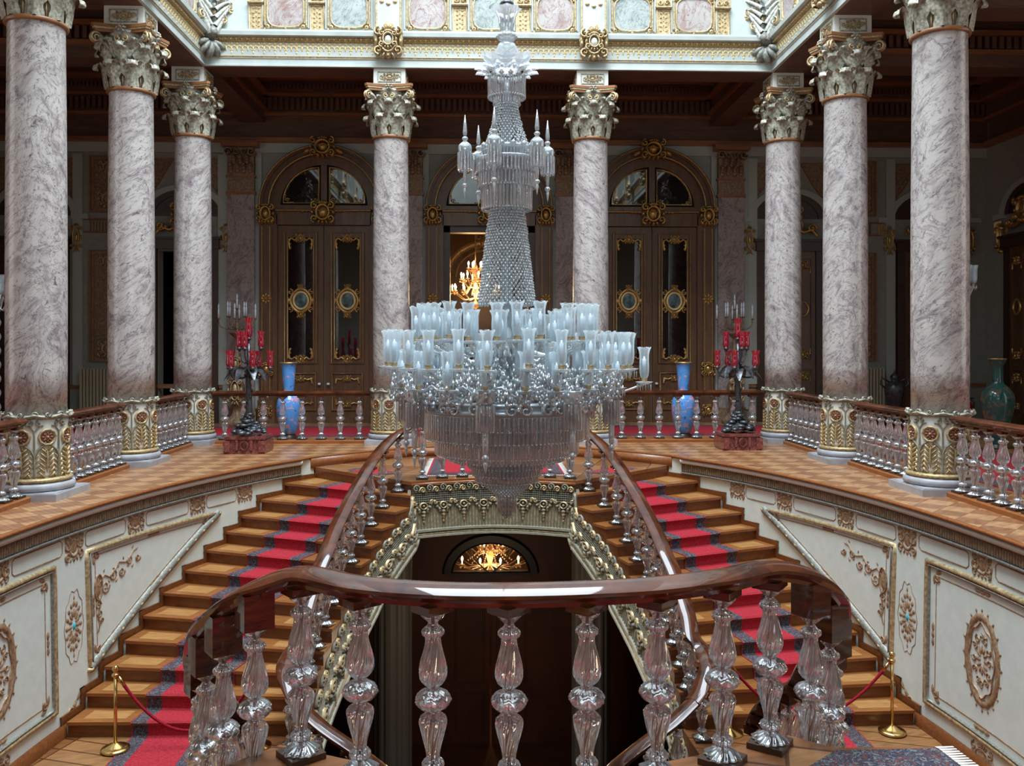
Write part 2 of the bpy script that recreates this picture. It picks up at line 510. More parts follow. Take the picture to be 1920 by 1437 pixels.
    def build(s, name, mats, parent=None, loc=None, smooth=True, angle=None):
        me = bpy.data.meshes.new(name)
        me.from_pydata(s.v, [], s.f)
        if not isinstance(mats, (list, tuple)): mats = [mats]
        for mt in mats: me.materials.append(M[mt] if isinstance(mt, str) else mt)
        me.polygons.foreach_set('material_index', s.m)
        me.polygons.foreach_set('use_smooth', [bool(smooth)] * len(s.f))
        me.update()
        if smooth and angle:
            me.set_sharp_from_angle(angle=angle)
        o = bpy.data.objects.new(name, me)
        col.objects.link(o)
        if parent: o.parent = parent
        if loc: o.location = loc
        return o


def tag(o, label=None, cat=None, group=None, kind=None):
    if label: o['label'] = label
    if cat: o['category'] = cat
    if group: o['group'] = group
    if kind: o['kind'] = kind
    return o


def thing(name, label, cat, loc=(0, 0, 0), rz=0, group=None):
    o = bpy.data.objects.new(name, None)
    o.empty_display_size = .1
    col.objects.link(o)
    o.location = loc
    o.rotation_euler = (0, 0, rz)
    return tag(o, label, cat, group)


def struct(o, label=None):
    o['kind'] = 'structure'
    if label: o['label'] = label
    return o


def copy_tree(o, parent=None, kids=None):
    c = o.copy()
    col.objects.link(c)
    c.parent = parent
    for ch in (KIDS.get(o.name) or [x for x in o.children]):
        copy_tree(ch, c)
    return c


KIDS = {}


def clone(o, label=None, loc=None, rz=None, parent=None, group=None, scale=None):
    c = copy_tree(o, parent)
    if label: c['label'] = label
    if group: c['group'] = group
    if loc is not None: c.location = loc
    if rz is not None: c.rotation_euler = (0, 0, rz)
    if scale is not None: c.scale = scale
    return c


def smoothprof(p, k=4):
    out = []
    n = len(p)
    for i in range(n - 1):
        a, b, c, d = p[max(i - 1, 0)], p[i], p[i + 1], p[min(i + 2, n - 1)]
        for j in range(k):
            t = j / k
            q = []
            for e in range(len(b)):
                q.append(.5 * (2 * b[e] + (c[e] - a[e]) * t + (2 * a[e] - 5 * b[e] + 4 * c[e] - d[e]) * t * t + (3 * b[e] - a[e] - 3 * c[e] + d[e]) * t ** 3))
            out.append(tuple(q))
    out.append(tuple(p[-1]))
    return out


def plane_map(x0, y0, z0, nx=0, ny=-1):
    """u runs sideways, v up, h out along the wall normal (nx, ny)"""
    tx, ty = -ny, nx
    return lambda u, v, h: (x0 + tx * u + nx * h, y0 + ty * u + ny * h, z0 + v)


# ------------------------------------------------------------------ plan of the stair well
R = 0.175                      # riser
NS = 14
LZ = -NS * R                   # intermediate landings
A_, B_, YC = 4.82, 7.9, 8.0


def wx(y):
    return A_ * math.sqrt(max(0, 1 - ((y - YC) / (8.2 if y > YC else 7.0)) ** 2))


def wp(side, t, z, off=0.0):
    """point on the curved stair-well wall; t = plan angle, off = distance out towards the well"""
    b = B_ if t > 0 else 7.0
    y = YC + b * sin(t)
    x = wx(y)
    nx, ny = x / A_ ** 2, (y - YC) / (8.2 if t > 0 else 7.0) ** 2
    l = math.hypot(nx, ny)
    return (side * (x - off * nx / l), y - off * ny / l, z)


def wmap(side, t0, z0):
    b = B_ if t0 > 0 else 7.0
    ds = math.hypot(A_ * sin(t0), b * cos(t0))
    return lambda u, v, h: wp(side, t0 + side * u / ds * -1 if False else t0 + u / ds, z0 + v, h)


OUT = {14: (2.97, 14.42), 13: (3.05, 14.7), 12: (3.31, 14.0), 11: (3.52, 13.51), 10: (3.73, 13.16), 9: (3.93, 12.87), 8: (4.09, 12.48), 7: (4.2, 12.05),
       6: (4.30, 11.6), 5: (4.41, 11.2), 4: (4.48, 10.8), 3: (4.56, 10.42), 2: (4.62, 10.08), 1: (4.67, 9.72)}
INN = {13: (1.86, 13.46), 12: (1.21, 12.74), 11: (1.39, 12.42), 10: (1.55, 12.16), 9: (1.66, 11.85), 8: (1.76, 11.54), 7: (1.85, 11.23),
       6: (1.91, 10.91), 5: (1.97, 10.6), 4: (2.02, 10.33), 3: (2.05, 10.1), 2: (2.07, 9.88), 1: (2.08, 9.68)}
OUT = {k: (min(v[0], wx(v[1]) - .004) if k < 14 else v[0], v[1]) for k, v in OUT.items()}
BAL = {12: (1.41, 13.02), 11: (1.60, 12.70), 10: (1.72, 12.31), 9: (1.81, 11.95), 8: (1.89, 11.62), 7: (1.96, 11.3), 6: (2.02, 11.0),
       5: (2.06, 10.7), 4: (2.11, 10.42), 3: (2.14, 10.17), 2: (2.16, 9.94), 1: (2.17, 9.74)}
CY = 17.2                      # near flights mirror the far ones: y -> CY - y
ztread = lambda n: -(NS - n) * R

# ------------------------------------------------------------------ floors
half = [(1.45, 15.85), (1.6, 15.68), (2.3, 15.15), (2.97, 14.46)]
ts = [1.0 - i * (1.0 + .899) / 56 for i in range(57)]
right = half + [wp(1, t, 0, .08)[:2] for t in ts if wp(1, t, 0)[1] < 14.2 and wp(1, t, 0)[1] > 2.75] + [(2.97, 2.6), (2.3, 2.0), (1.5, 1.42)]
hole = [(x, y) for x, y in right] + [(-x, y) for x, y in reversed(right)]
outer = [(-12.2, -3.2), (12.2, -3.2), (12.2, 21.2), (-12.2, 21.2)]


def slab(name, outer, hole, z0, z1, mats):
    mb = MB()
    pts = outer + hole
    tri = tessellate_polygon([[Vector((x, y, 0)) for x, y in outer], [Vector((x, y, 0)) for x, y in hole]])
    mb.add([(x, y, z1) for x, y in pts], [list(t) for t in tri], 0)
    mb.add([(x, y, z0) for x, y in pts], [list(t)[::-1] for t in tri], 1)
    n0 = len(outer)
    k = len(mb.v)
    for base, cnt in ((0, n0), (n0, len(hole))):
        q = pts[base:base + cnt]
        mb.add([(x, y, z0) for x, y in q] + [(x, y, z1) for x, y in q], [(i, (i + 1) % cnt, cnt + (i + 1) % cnt, cnt + i) for i in range(cnt)], 1)
    return mb.build(name, mats, smooth=False)


struct(slab('floor', outer, hole, -.035, 0.0, ['parquet', 'riser']), 'parquet floor of the upper gallery around the stair well')
# rounded wooden edge of the gallery floor
mb = MB()
nose = [(-.02, -.03), (.03, -.03), (.04, -.015), (.03, .004), (-.02, .004)]
for s in (-1, 1):
    path = [(s * x, y, 0) for x, y in right]
    mb.sweep([(q * -s, h) for q, h in nose], path, 0)
for sg in (1, -1):
    pl = [p for p in right if (p[1] > 14.4 if sg > 0 else p[1] < 2.62)]
    pl = pl + [(-x, y) for x, y in reversed(pl)] if sg < 0 else [(-x, y) for x, y in reversed(pl)] + pl
    mb.sweep([(-.02, -.02), (.02, -.02), (.02, -.19), (-.02, -.19)], [(x, y, 0) for x, y in pl], 0)
struct(mb.build('trim_1', 'nosing'), 'rounded wooden edge running round the stair well')

# top landings (one step down), each a slab with its own outline
ARC = [(-1.2, 12.88), (-.8, 13.06), (-.4, 13.20), (0, 13.25), (.4, 13.20), (.8, 13.06), (1.2, 12.88)]
far_land = ARC + [ (1.86, 13.46), (3.05, 14.66), (3.05, 15.2), (2.0, 16.0), (-2.0, 16.0), (-3.05, 15.2), (-3.05, 14.66), (-1.86, 13.46)]
near_land = [(-1.17, 4.40), (-.6, 4.13), (0, 4.06), (.6, 4.12), (1.05, 4.28), (1.38, 4.42), (1.56, 4.27), (2.02, 4.27), (2.13, 4.0), (2.2, 3.4), (3.05, 2.54), (3.05, 2.0), (2.0, 1.2), (-2.0, 1.2), (-3.05, 2.0), (-3.05, 2.54), (-1.75, 3.82)]
for k, poly in enumerate((far_land, near_land)):
    mb = MB()
    mb.prism(poly, -R - .05, -R, 0, 1)
    for s in (-1, 1):
        q = [(1.18, 12.94), (1.86, 13.50), (3.05, 14.69)]
        q = [(s * x, CY - y if k else y) for x, y in q]
        mb.sweep([(-.02, -R - .045), (.02, -R - .045), (.02, -2 * R - .01), (-.02, -2 * R - .01)], [(x, y, 0) for x, y in q], 2)
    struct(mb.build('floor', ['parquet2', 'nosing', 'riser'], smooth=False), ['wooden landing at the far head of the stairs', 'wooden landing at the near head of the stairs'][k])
# intermediate landings left and right
for s in (-1, 1):
    mb = MB()
    ys = [7.5 + i * (9.78 - 7.5) / 10 for i in range(11)]
    poly = [(s * 2.05, 7.5), (s * 2.12, 8.6), (s * 2.05, 9.8)] + [(s * wx(y), y) for y in reversed(ys)]
    mb.prism(poly if s < 0 else poly[::-1], LZ - .2, LZ, 0, 1)
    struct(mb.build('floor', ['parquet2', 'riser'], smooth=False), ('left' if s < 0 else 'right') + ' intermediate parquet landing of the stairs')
# ground floor of the lower hall
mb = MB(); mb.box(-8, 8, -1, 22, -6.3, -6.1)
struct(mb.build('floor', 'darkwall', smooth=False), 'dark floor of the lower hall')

# ------------------------------------------------------------------ curved walls of the well with their ornaments
TT = [-0.9 + i * (0.97 + 0.9) / 70 for i in range(71)]


def wallorn(mb, s):
    F = lambda t, z: wmap(s, t, z)
    W = lambda pts, n=10: [(a[0] + (b[0] - a[0]) * i / n, a[1] + (b[1] - a[1]) * i / n) for a, b in zip(pts, pts[1:]) for i in range(n)] + [pts[-1]]
    return F, W


def tz_map(s, off=0.0):
    """u = plan angle scaled to metres (x7.9), v = z"""
    return lambda u, v, h: wp(s, u / 7.9, v, h + off)


for s, nm in ((-1, 'left'), (1, 'right')):
    mb = MB()
    mb.grid([[wp(s, t, z, 0) for z in (-.04, -1.2, -2.9)] for t in TT], 0)
    mb.grid([[wp(s, t, z, -.12) for z in (-.04, -1.2, -2.9)] for t in TT], 0)
    W_ = struct(mb.build('wall_' + nm, 'white'), 'curved ivory wall of the stair well, ' + nm + ' side')
    # cornice: white fillet and fluted band under the floor edge
    TC = [t for t in TT if -.8 < t < 0.93]
    mb = MB()
    for prof, mi in (([(.0, -.035), (.075, -.035), (.075, -.10), (.0, -.10)], 0), ([(.0, -.245), (.045, -.245), (.05, -.26), (.04, -.275), (.0, -.28)], 1)):
        mb.grid([[wp(s, t, z, o) for o, z in prof] for t in TC], mi)
    mb.grid([[wp(s, t, z, o) for o, z in ((.065, -.10), (.065, -.112), (.02, -.125), (.02, -.235), (.04, -.245))] for t in TC], 2)
    t = -.7
    while t < .92:
        f = wmap(s, t, -.17)
        mb.ribbon(f, [(0, -.06), (0, 0), (0, .055)], .020, .045, 3)
        mb.blob(f, 0, .052, .012, .012, .055, 3, n=6)
        b = B_ if t > 0 else 7.0
        t += .043 / math.hypot(A_ * sin(t), b * cos(t))
    mb.build('cornice', ['ivory', 'silver', 'bronze', 'capdark'], W_)
    # frieze panels and ornaments between them
    K = 7.9
    g = tz_map(s)
    mbg = MB()      # painted brown-gold ornaments
    mbl = MB()      # thin lines
    fr = [-.42, -.25, -.08, .076, .243, .40, .576, .725]
    for i, t in enumerate(fr):
        f = wmap(s, t, -.385)
        big = i in (0, 2, 4)
        mbg.cart(f, 0, -.03 if t == .243 else 0, .34, .26 if t != .243 else .34, .012, 0)
        for sx in (-1, 1):
            mbg.swirl(f, sx * .12, .0, .085, PI / 2, sx * 1.1, .03, .014, 0, 9)
    for a, b in zip(fr, fr[1:]):
        u0, u1 = a * K + .22, b * K - .22
        if u1 - u0 < .15: continue
        mbl.ribbon(g, [(u0 + .04, -.30), (u1 - .04, -.30), (u1, -.33), (u1, -.44), (u1 - .04, -.47), (u0 + .04, -.47), (u0, -.44), (u0, -.33)], .012, .006, 0, True)
    # thick framed panels
    def seg(pts, n=12):
        o = []
        for a, b in zip(pts, pts[1:]):
            o += [(a[0] + (b[0] - a[0]) * i / n, a[1] + (b[1] - a[1]) * i / n) for i in range(n)]
        return o
    mbm = MB()
    rect = [(.195 * K, -.555), (.20 * K, -2.12), (-.045 * K, -2.12), (-.045 * K, -.555)]
    tri = [(.272 * K, -.53), (.640 * K, -.575), (.281 * K, -1.88)]
    tri2 = [(-.115 * K, -.53), (-.50 * K, -.575), (-.13 * K, -1.88)]
    for poly in (rect, tri, tri2):
        pc = seg(poly + [poly[0]])
        mbm.ribbon(g, pc, .06, .03, 0, True)
        cx = sum(p[0] for p in poly) / len(poly); cz = sum(p[1] for p in poly) / len(poly)
        sh = lambda q, d: [(p[0] + (cx - p[0]) * d, p[1] + (cz - p[1]) * d) for p in q]
        mbm.ribbon(g, sh(pc, .05), .02, .03, 1, True)
        mbl.ribbon(g, sh(pc, .17), .010, .006, 0, True)
        for i, p in enumerate(poly):
            q = (p[0] + (cx - p[0]) * .14, p[1] + (cz - p[1]) * .14)
            a = math.atan2(cz - p[1], cx - p[0])
            for kk in (-1, 0, 1):
                mbg.blob(g, q[0] + .07 * cos(a + kk), q[1] + .07 * sin(a + kk), .06, .028, .012, 0, a + kk, n=6)
            mbg.swirl(g, q[0] + .06 * cos(a), q[1] + .06 * sin(a), .05, a, 1.0, .02, .014, 0, 8)
            p2 = poly[(i + 1) % len(poly)]
            mx_, mz_ = (p[0] + p2[0]) / 2, (p[1] + p2[1]) / 2
            mx_, mz_ = mx_ + (cx - mx_) * .12, mz_ + (cz - mz_) * .12
            a = math.atan2(p2[1] - p[1], p2[0] - p[0])
            for kk in (-1, 0, 1):
                mbg.blob(g, mx_ + .08 * kk * cos(a), mz_ + .08 * kk * sin(a), .055, .026, .012, 0, a, n=6)
    mbm.build('panel_moulding', ['oldgold', 'silver'], W_)
    mbl.build('painted_line', 'brownorn', W_)
    # diagonal thick silver moulding of the triangular panels
    mb = MB()
    for q in ((tri[1], tri[2]), (tri2[1], tri2[2])):
        pts = seg([q[0], q[1]], 14) + [q[1]]
        mb.ribbon(g, pts, .105, .045, 0)
        for p in pts[::1]:
            mb.blob(g, p[0], p[1], .052, .028, .058, 1, math.atan2(q[1][1] - q[0][1], q[1][0] - q[0][0]), n=6)
    mb.build('diagonal_moulding', ['silver', 'oldgold'], W_)
    # arabesques, pilaster cartouches, oval medallion
    for q in (1, -1):
        T0 = .076
        tc = T0 + q * (.243 - T0)
        f = wmap(s, tc, -1.30)
        for k in range(16):
            a = 2 * PI * k / 16
            mbg.blob(f, .07 * cos(a), .15 * sin(a), .022, .05, .010, 0, a - PI / 2, n=6)
            mbg.blob(f, .125 * cos(a), .25 * sin(a), .026, .035, .010, 0, a - PI / 2, n=6)
        mbg.blob(f, 0, 0, .022, .045, .02, 1)
        for k in (-1, 1):
            mbg.blob(f, 0, k * .32, .012, .03, .01, 0, n=6)
        mbl.v, mbl.f, mbl.m = [], [], []
        mbl.oval(f, 0, 0, .17, .40, .008, .005, 0, 40, .06, 10)
        mbl.build('painted_line', 'brownorn', W_)
        fs = wmap(s, T0 + q * (.302 - T0), -1.15)
        mbg.blob(fs, 0, .16, .06, .13, .016, 0)
        mbg.oval(fs, 0, .16, .07, .15, .02, .018, 0, 16)
        fl = 1 if q > 0 else -1
        for k in range(5):
            u = fl * (.14 + .16 * k)
            mbg.swirl(fs, u, .16 + .05 * k + (.03 if k % 2 else -.03), .085 - .009 * k, PI * (k % 2), (1 if k % 2 else -1) * 1.3 * fl, .022, .012, 0, 10)
            mbg.blob(fs, u + .06 * fl, .10 + .05 * k, .03, .014, .01, 0, .6 * fl, n=6)
        vine = [(fl * (.02 + .095 * i), .20 + .028 * i + .05 * sin(i * 1.9)) for i in range(9)]
        mbg.ribbon(fs, vine, [.022 - .0018 * i for i in range(9)], .012)
        mbg.ribbon(fs, [(fl * .0, .04), (fl * .03, -.08), (-fl * .01, -.18), (fl * .03, -.28), (0, -.36)], .016, .012)
        for i in range(8):
            mbg.blob(fs, vine[i][0], vine[i][1] + (.05 if i % 2 else -.05), .026, .012, .01, 0, i, n=6)
        for k in range(3):
            mbg.swirl(fs, fl * .03 * k, -.05 - .1 * k, .06 - .01 * k, PI * (k % 2), 1.2, .02, .012, 0, 9)
        # foot ornament
        ff = wmap(s, T0 + q * (.235 - T0), -2.24)
        for k in range(5):
            mbg.blob(ff, fl * (-.16 + .08 * k), -.14 + .07 * k, .06, .03, .012, 0, fl * .8, n=6)
        mbg.swirl(ff, 0, 0, .07, 0, 1.2, .025, .012, 0, 9)
    f = wmap(s, .076, -1.33)
    mbg.oval(f, 0, 0, .255, .43, .075, .014, 0, 40, .02, 20)
    mbg.oval(f, 0, 0, .20, .36, .012, .016, 0, 40, .06, 8)
    for k in range(12):
        a = 2 * PI * k / 12
        mbg.swirl(f, .125 * cos(a), .23 * sin(a), .045, a, 1.1 if k % 2 else -1.1, .018, .012, 0, 8)
        mbg.blob(f, .06 * cos(a), .11 * sin(a), .018, .045, .012, 0, a - PI / 2, n=6)
    for k in range(20):
        a = 2 * PI * k / 20
        mbg.blob(f, .305 * cos(a), .50 * sin(a), .014, .022, .010, 0, a - PI / 2, n=6)
    f = wmap(s, .076, -2.30)
    mbg.cart(f, 0, 0, .4, .26, .012, 0)
    mbg.build('painted_ornament', ['brownorn', 'teal'], W_)

# skirting along the foot of the walls on the landings
for s, nm in ((-1, 'left'), (1, 'right')):
    mb = MB()
    tl = [-.07 + i * (.222 + .07) / 14 for i in range(15)]
    mb.grid([[wp(s, t, z, o) for o, z in ((0, LZ + .15), (.025, LZ + .15), (.03, LZ))] for t in tl], 0)
    struct(mb.build('baseboard_' + nm, 'riser'), 'brown skirting on the ' + nm + ' intermediate landing')

# ------------------------------------------------------------------ lower hall seen through the arch under the landing
mb = MB()
mb.box(-8, -.82, 17.5, 17.8, -6.1, -.3); mb.box(.82, 8, 17.5, 17.8, -6.1, -.3)
n = 16
arc = [(.82 * cos(PI * k / n), -2.72 + .66 * sin(PI * k / n)) for k in range(n + 1)]
for (a, b) in zip(arc, arc[1:]):
    mb.add([(a[0], 17.5, a[1]), (b[0], 17.5, b[1]), (b[0], 17.5, -.3), (a[0], 17.5, -.3)], [(0, 1, 2, 3)])
mb.box(-.82, .82, 17.5, 17.8, -3.2, -2.72)
mb.box(-8, -7.8, -1, 22, -6.1, -.3); mb.box(7.8, 8, -1, 22, -6.1, -.3); mb.box(-8, 8, 21.8, 22, -6.1, -.3); mb.box(-8, 8, -1.2, -1, -6.1, -.3)
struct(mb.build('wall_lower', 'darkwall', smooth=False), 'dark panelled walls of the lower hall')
mb = MB()
for x0, x1 in ((-.82, -.02), (.02, .82)):
    mb.box(x0, x1, 17.52, 17.57, -6.1, -3.2)
    for z0, z1 in ((-5.9, -5.1), (-4.9, -3.4)):
        f = plane_map((x0 + x1) / 2, 17.52, 0)
        mb.ribbon(f, [(-.28, z0), (.28, z0), (.28, z1), (-.28, z1)], .05, .02, 0, True)
struct(mb.build('door_1', 'darkwall', smooth=False), 'dark brown double door of the lower hall under the fanlight')
f = plane_map(0, 17.5, -2.72)
mb = MB()
mb.ribbon(f, [(.86 * cos(PI * k / 20), .70 * sin(PI * k / 20)) for k in range(21)], .22, .06)
mb.ribbon(f, [(-.85, 0), (.85, 0)], .08, .05)
mb.ribbon(f, [(-.42 + .42 * (k / 8) ** 2, .60 - .60 * (k / 8)) for k in range(9)], .03, .03)
mb.ribbon(f, [(.42 - .42 * (k / 8) ** 2, .60 - .60 * (k / 8)) for k in range(9)], .03, .03)
o = struct(mb.build('window_1', 'black', smooth=False), 'semicircular fanlight of the lower hall with curved glazing bars')
mb = MB()
mb.add([(x, 17.6, z) for x, z in arc], [list(range(n + 1))])
mb.build('pane', 'paneglass', o, smooth=False)
mbx = MB()
mbx.lathe([(.33, 0), (.33, 5.7)], 48, 0, 0, 0, 0, lambda a, z, r: 1 - .06 * (sin(a * 12) > 0))
for k, x in enumerate((-1.69, 1.69)):
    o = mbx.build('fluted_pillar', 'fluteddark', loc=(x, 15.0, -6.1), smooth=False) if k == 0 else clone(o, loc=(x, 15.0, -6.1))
    tag(o, ['grey fluted pillar of the lower hall left of the dark door', 'grey fluted pillar of the lower hall right of the dark door'][k], 'pillar')

# ------------------------------------------------------------------ upper walls
YB = 20.9
mb = MB()
openings = [(-8.12, -6.2, 5.0), (-1.1, 1.1, 4.65)]
# back wall with a doorway to the lit room in the middle and a dark doorway at the left
xs = [(-12.2, -7.75), (-6.55, -1.08), (1.08, 12.2)]
for a, b in xs: mb.box(a, b, YB, YB + .3, 0, 8.2)
mb.box(-7.75, -6.55, YB, YB + .3, 4.05, 8.2)
mb.box(-1.08, 1.08, YB, YB + .3, 4.65, 8.2)
struct(mb.build('wall_back', 'wallpaint', smooth=False), 'grey green back wall of the gallery')
for s, nm in ((-1, 'left'), (1, 'right')):
    mb = MB(); mb.box(min(s * 12, s * 12.2), max(s * 12, s * 12.2), -3.2, YB, 0, 8.2)
    struct(mb.build('wall_' + nm, 'wallpaint', smooth=False), nm + ' side wall of the gallery')
mb = MB(); mb.box(-12.2, 12.2, -3.4, -3.2, 0, 8.2)
struct(mb.build('wall_front', 'wallpaint', smooth=False), 'wall behind the photographer')
# dark room behind the left doorway, and the lit room behind the middle one
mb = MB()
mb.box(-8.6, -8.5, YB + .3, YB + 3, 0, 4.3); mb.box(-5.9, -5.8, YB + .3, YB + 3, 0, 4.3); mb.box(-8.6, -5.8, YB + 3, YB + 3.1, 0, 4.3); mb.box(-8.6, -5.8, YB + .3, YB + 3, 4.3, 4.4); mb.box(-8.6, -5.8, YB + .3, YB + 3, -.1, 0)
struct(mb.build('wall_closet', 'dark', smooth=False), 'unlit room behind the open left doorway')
mb = MB()
mb.box(-4, -3.9, YB + .3, YB + 7, 0, 6.5); mb.box(3.9, 4, YB + .3, YB + 7, 0, 6.5); mb.box(-4, 4, YB + 7, YB + 7.1, 0, 6.5); mb.box(-4, 4, YB + .3, YB + 7, 6.5, 6.6); mb.box(-4, 4, YB + .3, YB + 7, -.1, 0)
f = plane_map(0, YB + 7, 0)
o = struct(mb.build('wall_salon', 'doorwood', smooth=False), 'brown panelled salon seen through the middle doorway')
mb = MB()
mb.ribbon(f, [(1.3 * cos(PI * k / 20), 4.0 + 1.1 * sin(PI * k / 20)) for k in range(21)], .22, .08)
mb.ribbon(f, [(1.0 * cos(PI * k / 20), 4.0 + .85 * sin(PI * k / 20)) for k in range(21)], .06, .08)
for x in (-1.3, 1.3): mb.ribbon(f, [(x, 0), (x, 4.0)], .22, .08)
mb.cart(f, 0, 5.1, .8, .6, .08)
mb.build('gilded_arch', 'oldgold', o)

# ------------------------------------------------------------------ entablature round the well, attic above it
XI, YI = 5.24, 16.2            # inner faces


def around(prof, mat_i, mb, pieces):
    """run a profile (out, z) along the inner face of the beam"""
    for pc in pieces:
        if pc == 'b': P = [[(s_ * (XI - o), YI - o, z) for o, z in prof] for s_ in (-1, 1)]
        elif pc == 'l': P = [[(-(XI - o), y - (o if y > 5 else 0), z) for o, z in prof] for y in (.6, YI)]
        else: P = [[((XI - o), y - (o if y > 5 else 0), z) for o, z in prof] for y in (YI, .6)]
        mb.grid(P, mat_i)


names = {'b': 'back', 'l': 'left', 'r': 'right'}
for ti, pc in enumerate('blr'):
    mb = MB()
    if pc == 'b': mb.box(-XI - .6, XI + .6, YI, YI + .62, 6.9, 8.2)
    else:
        s = -1 if pc == 'l' else 1
        mb.box(min(s * XI, s * (XI + .62)), max(s * XI, s * (XI + .62)), -3.1, YI, 6.9, 8.2)
    T = struct(mb.build('trim_%d' % (ti + 2), ['ceilwood'], smooth=False), names[pc] + ' beam of the entablature round the well')
    mb = MB()
    around([(0, 6.9), (.05, 6.905), (.05, 6.935), (.03, 6.945), (.03, 7.035), (.045, 7.045), (.05, 7.055)], 0, mb, pc)
    around([(.05, 7.055), (.035, 7.065), (.05, 7.085), (.03, 7.095)], 1, mb, pc)
    around([(.03, 7.095), (.03, 7.345)], 0, mb, pc)
    around([(.03, 7.345), (.08, 7.36), (.06, 7.385), (.10, 7.40), (.09, 7.42)], 1, mb, pc)
    around([(.09, 7.42), (.17, 7.43), (.18, 7.50), (.14, 7.52), (.14, 7.545), (.015, 7.55), (.015, 9.6)], 0, mb, pc)
    mb.build('fascia', ['atticwhite', 'oldgold'], T, smooth=False)
    # anthemion border and bead row in gold, marble panels, gilded panels
    mg = MB()
    if pc == 'b': L_ = 2 * XI; mk = lambda u: plane_map(u - XI, YI, 0)
    elif pc == 'l': L_ = 12.2; mk = lambda u: plane_map(-XI, YI - u, 0, 1, 0)
    else: L_ = 12.2; mk = lambda u: plane_map(XI, YI - u, 0, -1, 0)
    k = 0
    u = .22
    while u < L_ - .15:
        f = mk(u)
        g = lambda a, b, h, f=f: f(a, b, h + .03)
        mg.blob(g, 0, 7.225, .019, .06, .016, 0, n=6)
        mg.blob(g, 0, 7.315, .036, .024, .016, 0, n=6)
        mg.blob(g, .049, 7.325, .02, .014, .012, 0, n=6)
        for sx in (-1, 1):
            mg.blob(g, sx * .036, 7.265, .018, .038, .014, 0, sx * -.7, n=6)
            if k % 2: mg.blob(g, sx * .02, 7.20, .012, .022, .010, 0, sx * .7, n=6)
        if k % 2: mg.blob(g, 0, 7.155, .016, .036, .012, 0, n=6)
        mg.blob(lambda a, b, h: f(a, b, h + .07), 0, 7.39, .03, .02, .025, 0, n=6)
        mg.blob(lambda a, b, h: f(a, b, h + .07), .045, 7.39, .01, .02, .02, 0, n=6)
        k += 1
        u += .098
    mg.build('gilded_border', 'lightgold', T)
    mg = MB(); mp = MB(); mgr = MB(); mw = MB()
    if pc == 'b':
        cs = [-3.75, -2.6, -1.17, 0.0, 1.17, 2.6, 3.75]
        pil = [-4.28, -3.18, -.58, .58, 3.18, 4.28]
        br = [-1.87, 1.87]
        off = XI
    else:
        cs = [.95, 2.05, 3.7, 4.8, 6.5, 7.6, 9.3]; pil = [1.5, 4.25, 7.05, 9.9]; br = [2.86, 5.72, 8.6]; off = 0
    cz = 7.93
    for i, c in enumerate(cs):
        f = mk(c + off)
        tgt = mp if i % 2 == 0 else mgr
        N_ = 28
        pts = []
        for j in range(N_):
            a = 2 * PI * j / N_
            r = (abs(cos(a)) ** 4 + abs(sin(a)) ** 4) ** -.25
            pts.append((.33 * r * cos(a), cz + .31 * r * sin(a)))
        P = [f(0, cz, .045)] + [f(p[0], p[1], .04) for p in pts]
        tgt.add(P, [(0, 1 + j, 1 + (j + 1) % N_) for j in range(N_)])
        mg.ribbon(f, pts, .035, .06, 0, True)
        for sx in (-1, 1):
            for sz in (-1, 1):
                q = (sx * .32, cz + sz * .30)
                mg.blob(f, q[0], q[1], .06, .06, .075, 0)
                mg.blob(f, q[0], q[1], .022, .022, .09, 1, n=6)
                for a in range(5):
                    mg.blob(f, q[0] + .07 * cos(a * 1.26), q[1] + .07 * sin(a * 1.26), .03, .03, .06, 0, n=6)
            mg.ribbon(f, [(sx * .375, cz - .28), (sx * .375, cz + .28)], .04, .05)
            mw.ribbon(f, [(sx * .42, cz - .33), (sx * .42, cz + .33)], .03, .05)
        mg.blob(f, 0, cz - .335, .05, .03, .07, 0, n=6)
    for c in pil:
        f = mk(c + off)
        mg.ribbon(f, [(-.125, 7.56), (.125, 7.56), (.125, 8.02), (-.125, 8.02)], .025, .06, 0, True)
        mg.add([f(-.12, 7.57, .03), f(.12, 7.57, .03), f(.12, 8.01, .03), f(-.12, 8.01, .03)], [(0, 1, 2, 3)])
        mg.add([f(-.15, 8.09, .03), f(.15, 8.09, .03), f(.15, 8.3, .03), f(-.15, 8.3, .03)], [(0, 1, 2, 3)])
        for z in (7.64, 7.72, 7.80, 7.88, 7.96):
            for sx in (-1, 1):
                mg.blob(f, sx * .05, z, .035, .025, .05, 0, sx * .6, n=6)
            mg.blob(f, 0, z + .02, .015, .03, .05, 0, n=6)
        mg.ribbon(f, [(-.15, 8.06), (.15, 8.06)], .05, .10)
        for sx in (-1, 1): mg.swirl(f, sx * .06, 8.15, .05, 0, sx * 1.2, .03, .08, 0, 8)
    for c in br:
        f = mk(c + off)
        mw.add([f(-.24, 7.55, .17), f(.24, 7.55, .17), f(.24, 8.3, .17), f(-.24, 8.3, .17), f(-.24, 7.55, 0), f(.24, 7.55, 0), f(.24, 8.3, 0), f(-.24, 8.3, 0)],
               [(0, 1, 2, 3), (4, 0, 3, 7), (1, 5, 6, 2), (0, 4, 5, 1)])
        for sx in (-1, 1): mg.ribbon(lambda a, b, h: f(a, b, h + .17), [(sx * .22, 7.6), (sx * .22, 8.3)], .035, .02)
        for k in range(3): mg.blob(lambda a, b, h: f(a, b, h + .17), -.12 + .12 * k, 8.02 + .04 * abs(k - 1), .05, .04, .03, 0, n=6)
        mb = MB()
        h_ = lambda a, b, h: f(a, b, h + .16)
        mb.cart(h_, 0, 7.33, .52, .62, .09, 0, 1)
        mb.cart(lambda a, b, h: f(a, b, h + .22), 0, 7.36, .34, .36, .06, 0, 1)
